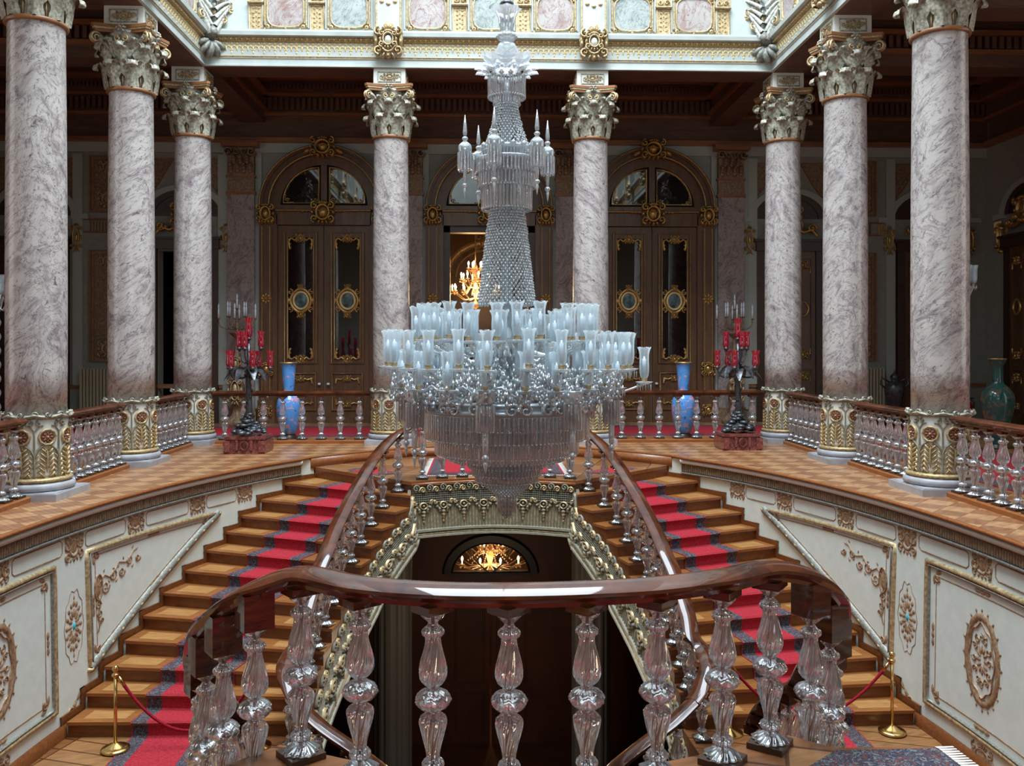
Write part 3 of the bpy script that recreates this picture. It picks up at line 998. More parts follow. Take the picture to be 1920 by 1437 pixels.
        for sx in (-1, 1):
            mb.blob(h_, sx * .17, 7.15, .05, .11, .06, 0, sx * .4)
            mb.blob(h_, sx * .22, 7.40, .05, .10, .06, 0)
        mb.blob(h_, 0, 7.12, .07, .09, .07, 0)
        mb.blob(h_, 0, 7.62, .10, .10, .07, 0)
        mb.build('gilded_bracket', ['oldgold', 'white'], T)
    mg.build('gilded_relief', ['oldgold', 'greenvase'], T)
    mp.build('pink_marble_panel', 'pink', T, smooth=False)
    mgr.build('green_marble_panel', 'green', T, smooth=False)
    mw.build('white_moulding', 'atticwhite', T, smooth=False)
# upper walls of the light well above the attic, open to the sky dome
mb = MB()
mb.box(-XI - .6, XI + .6, YI, YI + .3, 8.2, 12); mb.box(-XI - .6, -XI, .6, YI, 8.2, 12); mb.box(XI, XI + .6, .6, YI, 8.2, 12); mb.box(-XI - .6, XI + .6, .4, .6, 6.9, 12)
struct(mb.build('wall_attic', 'atticwhite', smooth=False), 'white attic walls above the entablature')

# acanthus corner ornaments of the attic
def acanthus(mb, f, z0, sx):
    for k in range(6):
        a = .30 + .20 * k
        L = .34 + .10 * sin(k * 1.7)
        bz = z0 + .11 * k
        pts = []
        for j in range(9):
            q = j / 8
            pts.append((sx * (.03 + L * (sin(a) * q + .12 * sin(PI * q))), bz + L * (cos(a) * q * .8 + .22 * sin(PI * q))))
        mb.ribbon(f, pts, [.075 * (1 - .7 * j / 8) for j in range(9)], .12, 0)
        for j in range(1, 8):
            p = pts[j]
            for sd in (-1, 1):
                mb.blob(f, p[0] + sd * .035, p[1] + .03, .018, .055 * (1 - .05 * j), .10, (j + k) % 3 == 0, -sx * a - sd * .7, n=6)
        mb.swirl(f, pts[-1][0], pts[-1][1] - .04, .06, PI / 2, -sx * 1.3, .03, .12, 1, 10)
    for k in range(5):
        a = -1.1 + .55 * k
        mb.blob(f, .13 * sin(a), z0 - .06 - .13 * cos(a), .05, .13, .10, 0, a, n=7)
    mb.blob(f, 0, z0 + .03, .09, .09, .16, 0)
for s in (-1, 1):
    d = math.sqrt(.5)
    f0 = plane_map(s * (XI - .16), YI - .16, 7.42, -s * d, -d)
    f = (lambda f0: lambda u, v, h: f0(u * 1.45, (v - 7.42) * 1.35, h * 1.3))(f0)
    mb = MB()
    acanthus(mb, f, 7.42, 1); acanthus(mb, f, 7.42, -1)
    tag(mb.build('acanthus_ornament', ['silverleaf', 'oldgold']), 'silvered acanthus ornament in the %s corner above the white entablature' % ('left' if s < 0 else 'right'), 'ornament')

# ------------------------------------------------------------------ gallery ceiling with beams and cornices
mb = MB()
mb.box(-12.2, -XI - .3, -3.2, 21.2, 8.2, 8.3); mb.box(XI + .3, 12.2, -3.2, 21.2, 8.2, 8.3); mb.box(-XI - .3, XI + .3, YI + .3, 21.2, 8.2, 8.3); mb.box(-XI - .3, XI + .3, -3.2, .5, 8.2, 8.3)
struct(mb.build('ceiling', 'ceilwood', smooth=False), 'dark brown coffered ceiling of the gallery')


def beam(mb, x0, x1, y0, y1):
    mb.box(x0, x1, y0, y1, 7.05, 8.2, 0)
    cx = x1 - x0 > y1 - y0
    for k, (dz0, dz1, o) in enumerate(((7.28, 7.36, .07), (7.62, 7.70, .14), (7.92, 8.02, .26))):
        if cx: mb.box(x0, x1, y0 - o, y1 + o, dz0, dz1, 1)
        else: mb.box(x0 - o, x1 + o, y0, y1, dz0, dz1, 1)


def dentils(mb, x0, x1, y, z0, z1, out, st=.12):
    x = x0
    while x < x1:
        mb.box(x, x + st * .55, y - out, y, z0, z1, 0)
        x += st


ti = 5
for s in (-1, 1):
    for y in (16.5, 13.64, 10.78, 7.9, 5.0):
        mb = MB()
        beam(mb, min(s * 5.86, s * 12), max(s * 5.86, s * 12), y - .28, y + .28)
        dentils(mb, min(s * 5.86, s * 12), max(s * 5.86, s * 12), y - .28, 7.38, 7.60, .09, .14)
        struct(mb.build('trim_%d' % ti, ['ceilwood', 'trimwood'], smooth=False), 'ceiling beam across the %s side gallery' % ('left' if s < 0 else 'right')); ti += 1
    mb = MB(); beam(mb, s * 5.53 - .28, s * 5.53 + .28, YI + .62, YB)
    struct(mb.build('trim_%d' % ti, ['ceilwood', 'trimwood'], smooth=False), 'ceiling beam of the back gallery, ' + ('left' if s < 0 else 'right')); ti += 1
mb = MB()
mb.box(-12, 12, YB - .06, YB, 6.35, 6.62, 2)
for z0, z1, o, m_ in ((6.58, 6.68, .22, 1), (6.68, 7.2, .10, 0), (7.2, 7.27, .2, 1), (7.27, 7.62, .16, 0), (7.62, 7.68, .34, 1), (7.68, 7.95, .42, 0), (7.95, 8.02, .62, 1), (8.02, 8.2, .75, 0)):
    mb.box(-12, 12, YB - o, YB, z0, z1, m_)
dentils(mb, -11.9, 11.9, YB - .16, 7.32, 7.60, .1, .13)
dentils(mb, -11.9, 11.9, YB - .42, 7.76, 7.86, .07, .09)
struct(mb.build('trim_%d' % ti, ['ceilwood', 'trimwood', 'palestrip'], smooth=False), 'brown dentil cornice along the back wall'); ti += 1
for s in (-1, 1):
    mb = MB()
    for z0, z1, o, m_ in ((6.58, 6.68, .22, 1), (6.68, 7.2, .10, 0), (7.2, 7.27, .2, 1), (7.27, 7.62, .16, 0), (7.62, 7.68, .34, 1), (7.68, 7.95, .42, 0), (7.95, 8.2, .62, 1)):
        mb.box(min(s * 12, s * (12 - o)), max(s * 12, s * (12 - o)), -3, YB - .3, z0, z1, m_)
    struct(mb.build('trim_%d' % ti, ['ceilwood', 'trimwood'], smooth=False), 'brown cornice along the side wall'); ti += 1
# coffers of the back gallery ceiling: stepped tray between the beams
mb = MB()
for k, (a, z) in enumerate(((.0, 8.12), (.25, 8.15), (.5, 8.18))):
    x0, x1, y0, y1 = -5.2 + a, 5.2 - a, YI + .7 + a, YB - .8 - a
    for q in ((x0, x1, y0, y0 + .12), (x0, x1, y1 - .12, y1), (x0, x0 + .12, y0 + .12, y1 - .12), (x1 - .12, x1, y0 + .12, y1 - .12)):
        mb.box(q[0], q[1], q[2], q[3], z - .08, 8.2, 0)
struct(mb.build('trim_%d' % ti, 'trimwood', smooth=False), 'stepped mouldings on the back gallery ceiling'); ti += 1

# ------------------------------------------------------------------ marble columns
def leaf(mb, ang, path, w0, m=0, nv=9, nu=4, lobes=3.5, rid=.012, cx=0, cy=0):
    """acanthus leaf climbing along path [(radius, z)], widest in the lower half, lobed edge, curling tip"""
    P = []
    path = smoothprof(path, 3)
    n = len(path)
    for i, (r, z) in enumerate(path):
        v = i / (n - 1)
        wd = w0 * (.75 + .45 * sin(PI * min(1, v * 1.15)) - .35 * v ** 3) * (1 + .22 * cos(2 * PI * lobes * v)) * (1 if v < .97 else .4)
        row = []
        for j in range(-nu, nu + 1):
            q = j / nu
            rr = r + rid * (1 - abs(q)) * 1.6 - .018 * q * q + .006 * cos(PI * 4 * q)
            t = q * wd
            row.append((cx + rr * cos(ang) - t * sin(ang), cy + rr * sin(ang) + t * cos(ang), z + .02 * abs(q) * sin(2 * PI * lobes * v) * .6))
        P.append(row)
    mb.grid(P, m)


def capital_parts(parent, mats=('capgrey', 'oldgold', 'trimwood')):
    """Corinthian capital 0.92 m high, origin at its foot"""
    mb = MB()
    mb.lathe([(.30, 0), (.30, .3), (.295, .5), (.31, .66), (.36, .80), (.37, .84)], 32)
    for k in range(24):
        a = 2 * PI * k / 24
        mb.tube([(.315 * cos(a), .315 * sin(a), .02), (.315 * cos(a), .315 * sin(a), .24)], .011, 5, 1 if k % 3 == 0 else 0)
    bell = mb.build('bell', [mats[0], mats[1]], parent)
    mb = MB()
    for k in range(8):
        leaf(mb, 2 * PI * k / 8 + PI / 8, [(.32, .0), (.345, .15), (.36, .26), (.40, .345), (.46, .36), (.485, .30), (.465, .27)], .115, rid=.03)
        leaf(mb, 2 * PI * k / 8, [(.315, .20), (.345, .40), (.37, .52), (.42, .61), (.48, .62), (.505, .56), (.485, .53)], .105, rid=.03)
    mb.build('acanthus_leaves', mats[0], parent)
    mb = MB()
    for k in range(4):
        a = PI / 4 + k * PI / 2
        # corner volute: two stalks rising and curling under the abacus corner
        for dt in (-.10, .10):
            pts = []
            for i in range(7):
                q = i / 6
                r = .32 + .18 * q ** 1.6; t = dt * (1 - q) * 1.8
                pts.append((r * cos(a) - t * sin(a), r * sin(a) + t * cos(a), .42 + .36 * q - .02 * q * q))
            mb.tube(pts, [.022 + .020 * q / 6 for q in range(7)], 6, 0)
        leaf(mb, a, [(.34, .42), (.40, .55), (.46, .66), (.53, .70), (.56, .66)], .075, rid=.03)
        for sd in (-1, 1): leaf(mb, a + sd * .34, [(.33, .45), (.37, .58), (.42, .68), (.46, .70), (.47, .66)], .055, rid=.02)
        for sd in (-1, 1):
            pts = []
            for i in range(20):
                q = i / 19
                th = PI * .75 - q * 2 * PI * 1.55
                rr = .082 * (1 - .8 * q)
                cr = .535 + rr * cos(th); cz = .71 + rr * sin(th)
                t = sd * (.022 + .012 * q)
                pts.append((cr * cos(a) - t * sin(a), cr * sin(a) + t * cos(a), cz))
            mb.tube(pts, [.022 - .010 * i / 19 for i in range(20)], 5, 1)
        # inner small helices on each face
        a = k * PI / 2
        for sd in (-1, 1):
            pts = [((.33 + .03 * i / 5) * cos(a) - sd * (.10 - .05 * i / 5) * sin(a), (.33 + .03 * i / 5) * sin(a) + sd * (.10 - .05 * i / 5) * cos(a), .5 + .2 * i / 5) for i in range(6)]
            for i in range(12):
                q = i / 11; th = -q * 2 * PI * 1.2 + PI / 2
                rr = .05 * (1 - .75 * q)
                t = sd * (.055 + rr * cos(th))
                pts.append((.385 * cos(a) - t * sin(a), .385 * sin(a) + t * cos(a), .70 + rr * sin(th)))
            mb.tube(pts, .014, 5, 1)
        f = plane_map(.40 * cos(a), .40 * sin(a), .86, cos(a), sin(a))
        for j in range(6):
            mb.blob(f, .045 * cos(j * PI / 3), .045 * sin(j * PI / 3), .035, .022, .04, 0, j * PI / 3, n=6)
        mb.blob(f, 0, 0, .025, .025, .06, 1)
        for sd in (-1, 1):
            mb.blob(f, sd * .05, -.30, .05, .03, .05, 0, sd * .5)
    mb.build('volutes', [mats[0], mats[1]], parent)
    mb = MB()
    out = []
    for k in range(4):
        a0 = PI / 4 + k * PI / 2; a1 = a0 + PI / 2
        c0 = Vector((cos(a0), sin(a0))) * .62; c1 = Vector((cos(a1), sin(a1))) * .62
        nrm = Vector((cos((a0 + a1) / 2), sin((a0 + a1) / 2)))
        d = (c1 - c0).normalized()
        p0, p1 = c0 + d * .045, c1 - d * .045
        for i in range(9):
            q = i / 8
            p = p0.lerp(p1, q) - nrm * .085 * sin(PI * q)
            out.append((p.x, p.y))
    for z0, z1, sc_, m_ in ((.80, .845, .93, 0), (.845, .875, .965, 1), (.875, .92, 1.0, 0)):
        mb.prism([(x * sc_, y * sc_) for x, y in out], z0, z1, m_)
    mb.build('abacus', [mats[2], mats[1]], parent, smooth=False)


CH = 5.68
col0 = thing('marble_column', '', 'column', (0, 0, 0))
mb = MB(); mb.box(-.44, .44, -.44, .44, 0, .085); mb.box(-.42, .42, -.42, .42, .085, .095)
mb.build('plinth', 'greystone', col0, smooth=False)
mb = MB()
mb.lathe(smoothprof([(.36, .095), (.40, .10), (.425, .135), (.415, .175), (.385, .19)], 4), 40, fl=lambda a, z, r: 1 + .012 * sin(20 * a + z * 60))
mb.lathe(smoothprof([(.37, .19), (.375, .20), (.395, .215), (.395, .235), (.375, .25), (.355, .255)], 3), 40, m=1)
mb.build('torus_base', ['greystone', 'basegold'], col0)
mb = MB()
mb.lathe([(.335, .25), (.345, .3), (.338, .5), (.345, .75), (.352, .90), (.345, .95), (.30, .955)], 40)
mb.build('pedestal_drum', 'ivory', col0)
mb = MB(); mc = MB()
for k in range(8):
    a = 2 * PI * k / 8
    f = (lambda a0: (lambda u, v, h: ((.345 + h) * cos(a0 + u / .345), (.345 + h) * sin(a0 + u / .345), v)))(a)
    f2 = (lambda a0: (lambda u, v, h: ((.345 + h) * cos(a0 + u / .345), (.345 + h) * sin(a0 + u / .345), v)))(a + PI / 8)
    # medallion
    mc.blob(f, 0, .735, .07, .07, .018, 0, n=14)
    for j in range(8):
        mc.blob(f, .045 * cos(j * PI / 4), .735 + .045 * sin(j * PI / 4), .026, .014, .028, 0, j * PI / 4, n=6)
    mb.oval(f, 0, .735, .088, .088, .026, .028, 0, 20, .04, 10)
    mb.blob(f, 0, .735, .018, .018, .045, 0, n=8)
    # branching ribs
    mb.ribbon(f2, [(0, .27), (0, .50), (-.03, .58), (-.09, .63), (-.12, .68)], .028, .022, 1)
    mb.ribbon(f2, [(0, .50), (.03, .58), (.09, .63), (.12, .68)], .028, .022, 1)
    mb.ribbon(f2, [(0, .58), (0, .80), (-.05, .86), (-.09, .87)], .02, .018, 1)
    mb.ribbon(f2, [(0, .80), (.05, .86), (.09, .87)], .02, .018, 1)
    # feathery leaves in the niches
    for j in range(6):
        z = .295 + .056 * j
        for sx in (-1, 1):
            mb.blob(f, sx * (.056 - .004 * j), z, .014, .055, .034, 0, -sx * .75, n=7)
            mb.blob(f2, sx * (.048 - .005 * j), z - .01, .010, .040, .024, 0, -sx * .6, n=6)
    mb.blob(f, 0, .46, .014, .16, .03, 0, n=8)
    for sx in (-1, 1):
        mb.swirl(f, sx * .03, .60, .028, 0, sx * 1.1, .014, .018, 0, 8)
        mb.swirl(f2, sx * .04, .90, .035, PI / 2, sx * 1.1, .016, .03, 1, 8)
mb.build('gilded_relief', ['basegold', 'cream'], col0)
mc.build('rosette', 'rosette', col0)
mb = MB()
P = []
for i, (r, z, wv) in enumerate([(.33, .955, 0), (.36, .955, .3), (.375, .975, .6), (.385, .995, 1), (.365, 1.01, 1), (.33, 1.0, .4), (.325, .98, 0)]):
    P.append([((r + wv * .022 * abs(sin(k * PI / 8))) * cos(2 * PI * k / 64), (r + wv * .022 * abs(sin(k * PI / 8))) * sin(2 * PI * k / 64), z - wv * .03 * abs(cos(k * PI / 8))) for k in range(64)])
mb.grid(P, 0, cv=True)
for k in range(16):
    a = 2 * PI * k / 16
    f = (lambda a0: (lambda u, v, h: ((.36 + h) * cos(a0 + u / .345), (.36 + h) * sin(a0 + u / .345), v)))(a)
    mb.swirl(f, 0, 1.0, .035, 0, 1.2 if k % 2 else -1.2, .018, .03, 0, 8)
mb.build('scalloped_collar', 'capgrey', col0)
mb = MB()
mb.lathe([(.332, .96), (.335, 1.5), (.336, 2.5), (.333, 3.5), (.325, 4.6), (.315, 5.62), (.322, CH - .03)], 48)
mb.build('shaft', 'marble', col0)
mb = MB()
mb.lathe(smoothprof([(.31, CH - .05), (.345, CH - .045), (.355, CH - .02), (.345, CH + .005), (.31, CH + .01)], 3), 40)
mb.build('neck_ring', 'trimwood', col0)
cap0 = bpy.data.objects.new('capital', None); col.objects.link(cap0); cap0.parent = col0; cap0.location = (0, 0, CH)
capital_parts(cap0)
mb = MB()
mb.box(-.29, .29, -.29, .29, CH + .92, 6.9)
for a in range(4):
    nx, ny = [(0, -1), (1, 0), (0, 1), (-1, 0)][a]
    f = plane_map(nx * .29, ny * .29, 6.75, nx, ny)
    mb.ribbon(f, [(-.21, -.09), (.21, -.09), (.21, .09), (-.21, .09)], .025, .015, 1, True)
    mb.cart(f, 0, 0, .26, .15, .025, 2)
    for sx in (-1, 1): mb.swirl(f, sx * .14, 0, .05, 0, sx * 1.2, .02, .02, 2, 9)
mb.build('impost_block', ['ivory', 'capgrey', 'oldgold'], col0, smooth=False)
# capital parts belong to the column: flatten to one empty level
cspec = [(-5.53, 10.78, 'marble column with carved gilt base, nearest of the left row and leftmost in view', -.0),
         (-5.53, 13.64, 'marble column in the middle of the left row, radiator showing at its left', .9),
         (-5.53, 16.5, 'marble column at the far left corner of the stair well, beside the red glass candelabrum', 1.7),
         (-1.87, 16.5, 'marble column of the back row left of the crystal chandelier', 2.5),
         (1.87, 16.5, 'marble column of the back row right of the crystal chandelier, strongly veined', 3.3),
         (5.53, 16.5, 'marble column at the far right corner of the stair well, beside the red glass candelabrum', 4.2),
         (5.53, 13.64, 'marble column in the middle of the right row, dark crack across its shaft', 5.1),
         (5.53, 10.78, 'marble column nearest in the right row and rightmost in view, green vase behind it', 5.9)]
shaft_me = [x for x in col0.children if x.name.startswith('shaft')][0].data
for i, (x, y, lab, tw) in enumerate(cspec):
    c = col0 if i == 0 else clone(col0)
    c.location = (x, y, 0); c['label'] = lab; c['group'] = 'marble columns round the stair well'
    if i:
        sh = [q for q in c.children if q.name.startswith('shaft')][0]
        sh.rotation_euler = (0, 0, tw * 1.1)
        me = shaft_me.copy(); me.transform(__import__('mathutils').Matrix.Translation((0, 0, tw * 3.0))); sh.data = me
        sh.location = (0, 0, -tw * 3.0)

# ------------------------------------------------------------------ pilasters on the back wall
pil0 = thing('wall_pilaster', '', 'pilaster', (0, 0, 0))
mb = MB(); mb.box(-.31, .31, -.16, 0, .35, 5.35)
mb.build('shaft', 'marble_dark', pil0, smooth=False)
mb = MB(); mb.box(-.36, .36, -.22, 0, 0, .28); mb.box(-.34, .34, -.19, 0, .28, .35)
mb.build('base', 'capdark', pil0, smooth=False)
mb = MB()
mb.box(-.34, .34, -.19, 0, 5.35, 5.42, 1); mb.box(-.31, .31, -.17, 0, 5.42, 5.75, 0); mb.box(-.34, .34, -.19, 0, 5.75, 5.8, 1)
mb.box(-.30, .30, -.17, 0, 5.8, 6.45, 0)
f = plane_map(0, -.17, 0)
for k in range(4):
    u = -.225 + .15 * k
    for j in range(3): mb.blob(f, u, 5.9 + .07 * j, .07 - .008 * j, .07, .05 + .04 * j, 0, n=7)
for k in range(3):
    u = -.15 + .15 * k
    for j in range(3): mb.blob(f, u, 6.1 + .06 * j, .07 - .008 * j, .07, .07 + .04 * j, 0, n=7)
for sx in (-1, 1):
    mb.swirl(f, sx * .27, 6.33, .10, 0, -sx * 1.3, .045, .15, 0, 12)
    mb.swirl(f, sx * .09, 6.34, .07, 0, sx * 1.3, .035, .10, 0, 10)
mb.box(-.42, .42, -.32, 0, 6.45, 6.58, 1)
mb.build('capital', ['capdark', 'trimwood'], pil0, smooth=False)
ps = [(-5.8, 'brown marble pilaster on the back wall at the left, white candles in front of it'), (-1.88, 'brown marble pilaster on the back wall just left of the middle doorway'),
      (1.88, 'brown marble pilaster on the back wall just right of the middle doorway'), (5.75, 'brown marble pilaster on the back wall at the right, white candles in front of it')]
for i, (x, lab) in enumerate(ps):
    c = pil0 if i == 0 else clone(pil0)
    c.location = (x, YB, 0); c['label'] = lab; c['group'] = 'pilasters of the back wall'
# pale strips beside the pilasters
mb = MB()
for x in (-5.8, -1.88, 1.88, 5.75):
    for sx in (-1, 1): mb.box(x + sx * .38 - .07, x + sx * .38 + .07, YB - .05, YB, .3, 6.36)
struct(mb.build('trim_%d' % ti, 'palestrip', smooth=False), 'pale green strips flanking the pilasters'); ti += 1

# ------------------------------------------------------------------ big arched doors of the back wall
def door_surround(par, open_=False):
    mb = MB()
    f = plane_map(0, 0, 0)
    # dark wooden jambs, transom and arch built with real depth
    for sx in (-1, 1):
        mb.box(min(sx * 1.08, sx * 1.5), max(sx * 1.08, sx * 1.5), -.16, 0, 0, 4.9)
        mb.box(min(sx * 1.2, sx * 1.4), max(sx * 1.2, sx * 1.4), -.2, -.16, .7, 4.55)
        mb.box(min(sx * 1.12, sx * 1.52), max(sx * 1.12, sx * 1.52), -.24, -.0, 0, .55)
    mb.box(-1.1, 1.1, -.16, 0, 4.65, 5.1); mb.box(-1.3, 1.3, -.22, -.02, 5.0, 5.1)
    n = 24
    for r0, r1, d in ((1.02, 1.25, -.10), (1.25, 1.40, -.18), (1.40, 1.5, -.24)):
        P = []
        for k in range(n + 1):
            a = PI * k / n
            P.append([(r * cos(a), y, 5.08 + r * .97 * sin(a)) for r, y in ((r0, 0), (r0, d), (r1, d), (r1, 0))])
        mb.grid(P, 0)
    mb.box(-.07, .07, -.13, -.02, 5.08, 6.1)
    mb.build('frame', 'doorwood', par, smooth=False)
    mb = MB()
    for sx in (-1, 1):
        pts = [(sx * .12, 5.17)] + [(sx * (.12 + .84 * sin(PI / 2 * q / 8)), 5.17 + .84 * cos(PI / 2 * q / 8)) for q in range(9)]
        mb.add([(p[0], -.05, p[1]) for p in pts], [list(range(len(pts)))])
    mb.build('fanlight_glass', 'paneglass', par, smooth=False)
    mb = MB()
    mb.box(-1.0, 1.0, -.02, -.01, 5.1, 5.1 + .01)
    pts = [(1.02 * cos(PI * k / 20), 5.1 + .98 * sin(PI * k / 20)) for k in range(21)]
    mb.add([(p[0], -.015, p[1]) for p in pts], [list(range(len(pts)))])
    mb.build('fanlight_backing', 'dark', par, smooth=False)
    g = plane_map(0, -.06, 0)
    mb = MB()
    for sx in (-1, 1):
        pts = [(sx * .12, 5.17)] + [(sx * (.12 + .84 * sin(PI / 2 * q / 8)), 5.17 + .84 * cos(PI / 2 * q / 8)) for q in range(9)]
        mb.ribbon(g, pts, .035, .04, 0, True)
        mb.spray(g, sx * .13, 5.18, sx, 1, .22, .04)
        mb.spray(g, sx * .92, 5.18, -sx, 1, .2, .04)
        j = plane_map(0, -.20, 0)
        # carved capitals, rosettes and cartouches on the jambs
        mb.cart(j, sx * 1.33, 4.90, .42, .50, .12)
        for q in range(5): mb.blob(j, sx * 1.33 - .14 + .07 * q, 4.72, .04, .07, .08, 0, n=6)
        for q in range(8): mb.blob(j, sx * 1.33 + .09 * cos(q * PI / 4), 2.92 + .09 * sin(q * PI / 4), .06, .03, .04, 0, q * PI / 4, n=6)
        mb.blob(j, sx * 1.33, 2.92, .04, .04, .06)
        mb.cart(j, sx * 1.33, 1.27, .36, .34, .05)
        mb.cart(plane_map(0, -.24, 0), sx * 1.33, .3, .34, .28, .05)
        mb.ribbon(j, [(sx * 1.24, .75), (sx * 1.24, 4.6)], .018, .02); mb.ribbon(j, [(sx * 1.42, .75), (sx * 1.42, 4.6)], .018, .02)
    mb.ribbon(plane_map(0, -.2, 0), [(1.27 * cos(PI * k / 24), 5.08 + 1.23 * sin(PI * k / 24)) for k in range(25)], .03, .03)
    mb.ribbon(plane_map(0, -.25, 0), [(1.47 * cos(PI * k / 24), 5.08 + 1.42 * sin(PI * k / 24)) for k in range(25)], .025, .03)
    mb.ribbon(plane_map(0, -.22, 0), [(-1.1, 4.98), (1.1, 4.98)], .03, .03)
    mb.cart(plane_map(0, -.24, 0), 0, 4.93, .56, .56, .12)
    for sx in (-1, 1):
        for q in range(3): mb.blob(plane_map(0, -.22, 0), sx * (.30 + .09 * q), 4.97, .05, .03 , .06, 0, n=6)
    mb.cart(plane_map(0, -.26, 0), 0, 6.45, .62, .50, .14)
    for sx in (-1, 1):
        mb.blob(plane_map(0, -.26, 0), sx * .36, 6.36, .12, .05, .08, 0, -sx * .5)
    mb.build('gilded_carving', 'gold', par)


def door_leaf(par, cx, hinge):
    mb = MB()
    w_ = .53
    for q in ((-w_, -.30, 0, 4.63), (.30, w_, 0, 4.63), (-.30, .30, 4.36, 4.63), (-.30, .30, 0, 1.52)):
        mb.box(cx + q[0], cx + q[1], -.10, -.02, q[2], q[3])
    mb.box(cx - w_ + .02, cx + w_ - .02, -.12, -.10, 0, .14)
    f = plane_map(cx, -.10, 0)
    mb.ribbon(f, [(-.38, 1.40), (.38, 1.40), (.38, 4.48), (-.38, 4.48)], .05, .035, 0, True)
    mb.ribbon(f, [(-.36, .3), (.36, .3), (.36, 1.18), (-.36, 1.18)], .05, .03, 0, True)
    lf = mb.build('door_leaf', 'doorwood', par, smooth=False)
    mb = MB(); mb.box(cx - .30, cx + .30, -.065, -.055, 1.5, 4.4)
    mb.build('pane', 'paneglass', lf, smooth=False)
    mb = MB(); mb.box(cx - .30, cx + .30, -.022, -.018, 1.5, 4.4)
    mb.build('curtain', 'dark', lf, smooth=False)  # near-black backing sheet behind the pane
    g = plane_map(cx, -.115, 0)
    mb = MB()
    mb.ribbon(g, [(-.30, 1.52), (.30, 1.52), (.30, 4.36), (-.30, 4.36)], .02, .02, 0, True)
    mb.ribbon(g, [(-.37, 1.41), (.37, 1.41), (.37, 4.47), (-.37, 4.47)], .014, .03, 0, True)
    mb.ribbon(g, [(-.35, .31), (.35, .31), (.35, 1.17), (-.35, 1.17)], .014, .03, 0, True)
    for v, sy in ((1.50, 1), (4.34, -1)):
        mb.cart(g, 0, v, .22, .22, .04)
        for sx in (-1, 1):
            mb.ribbon(g, [(sx * .08, v), (sx * .14, v + sy * .05), (sx * .20, v), (sx * .27, v + sy * .03), (sx * .27, v + sy * .12), (sx * .25, v + sy * .25)], .045, .035)
            for q in range(3): mb.blob(g, sx * (.26 - .01 * q), v + sy * (.05 + .09 * q), .03, .045, .04, 0, sx * .4, n=6)
    for v, sy in ((1.05, -1), (.45, 1)):
        mb.cart(g, 0, v, .20, .16, .035)
        for sx in (-1, 1):
            mb.ribbon(g, [(sx * .08, v), (sx * .16, v + sy * .03), (sx * .25, v), (sx * .27, v + sy * .12)], .04, .03)
            mb.swirl(g, sx * .25, v + sy * .02, .04, 0, sx * 1.1, .02, .03, 0, 8)
    # medallion frame on the glass
    g2 = plane_map(cx, -.075, 0)
    mb.oval(g2, 0, 2.88, .235, .27, .07, .05, 0, 24, .03, 4)
    mb.cart(g2, 0, 3.19, .16, .16, .05); mb.cart(g2, 0, 2.55, .18, .18, .05)
    for sx in (-1, 1):
        mb.blob(g2, sx * .28, 2.88, .05, .08, .05)
        mb.swirl(g2, sx * .24, 3.08, .07, PI / 2, sx * 1.1, .035, .05, 0, 9)
        mb.swirl(g2, sx * .24, 2.68, .07, -PI / 2, -sx * 1.1, .035, .05, 0, 9)
    mb.build('gilded_carving', 'gold', lf)
    mb = MB(); mb.oval(g2, 0, 2.88, .17, .20, .06, .03, 0, 24); mb.build('medallion_ring', 'lightgold', lf)
    mb = MB(); mb.blob(g2, 0, 2.88, .16, .19, .025, 0, n=16); mb.build('medallion', 'painting', lf)
    mb = MB(); mb.lathe(smoothprof([(.0, -.03), (.035, -.02), (.035, .02), (0, .03)], 3), 12, cx + (.44 if hinge < 0 else -.44), -.15, .92)
    mb.build('door_knob', 'candle', lf)


d0 = thing('door_2', 'large arched walnut double door with gilded carving on the back wall, left of the chandelier', None, (-3.88, YB, 0))
door_surround(d0); door_leaf(d0, -.545, -1); door_leaf(d0, .545, 1)
struct(d0)
d1 = copy_tree(d0); d1.name = 'door_3'; d1.location = (3.86, YB, 0)
struct(d1, 'large arched walnut double door with gilded carving on the back wall, right of the chandelier')
d2 = thing('door_4', 'open arched doorway in the middle of the back wall, lit salon behind', None, (0, YB, 0))
door_surround(d2); struct(d2)
mb = MB()
f = plane_map(0, -.02, 0)
for sx in (-1, 1):
    mb.box(min(sx * .93, sx * 1.08), max(sx * .93, sx * 1.08), -.05, .25, 0, 4.65)
mb.box(-1.08, 1.08, -.05, .25, 4.5, 4.65)
mb.build('lining', 'darkwood', d2, smooth=False)

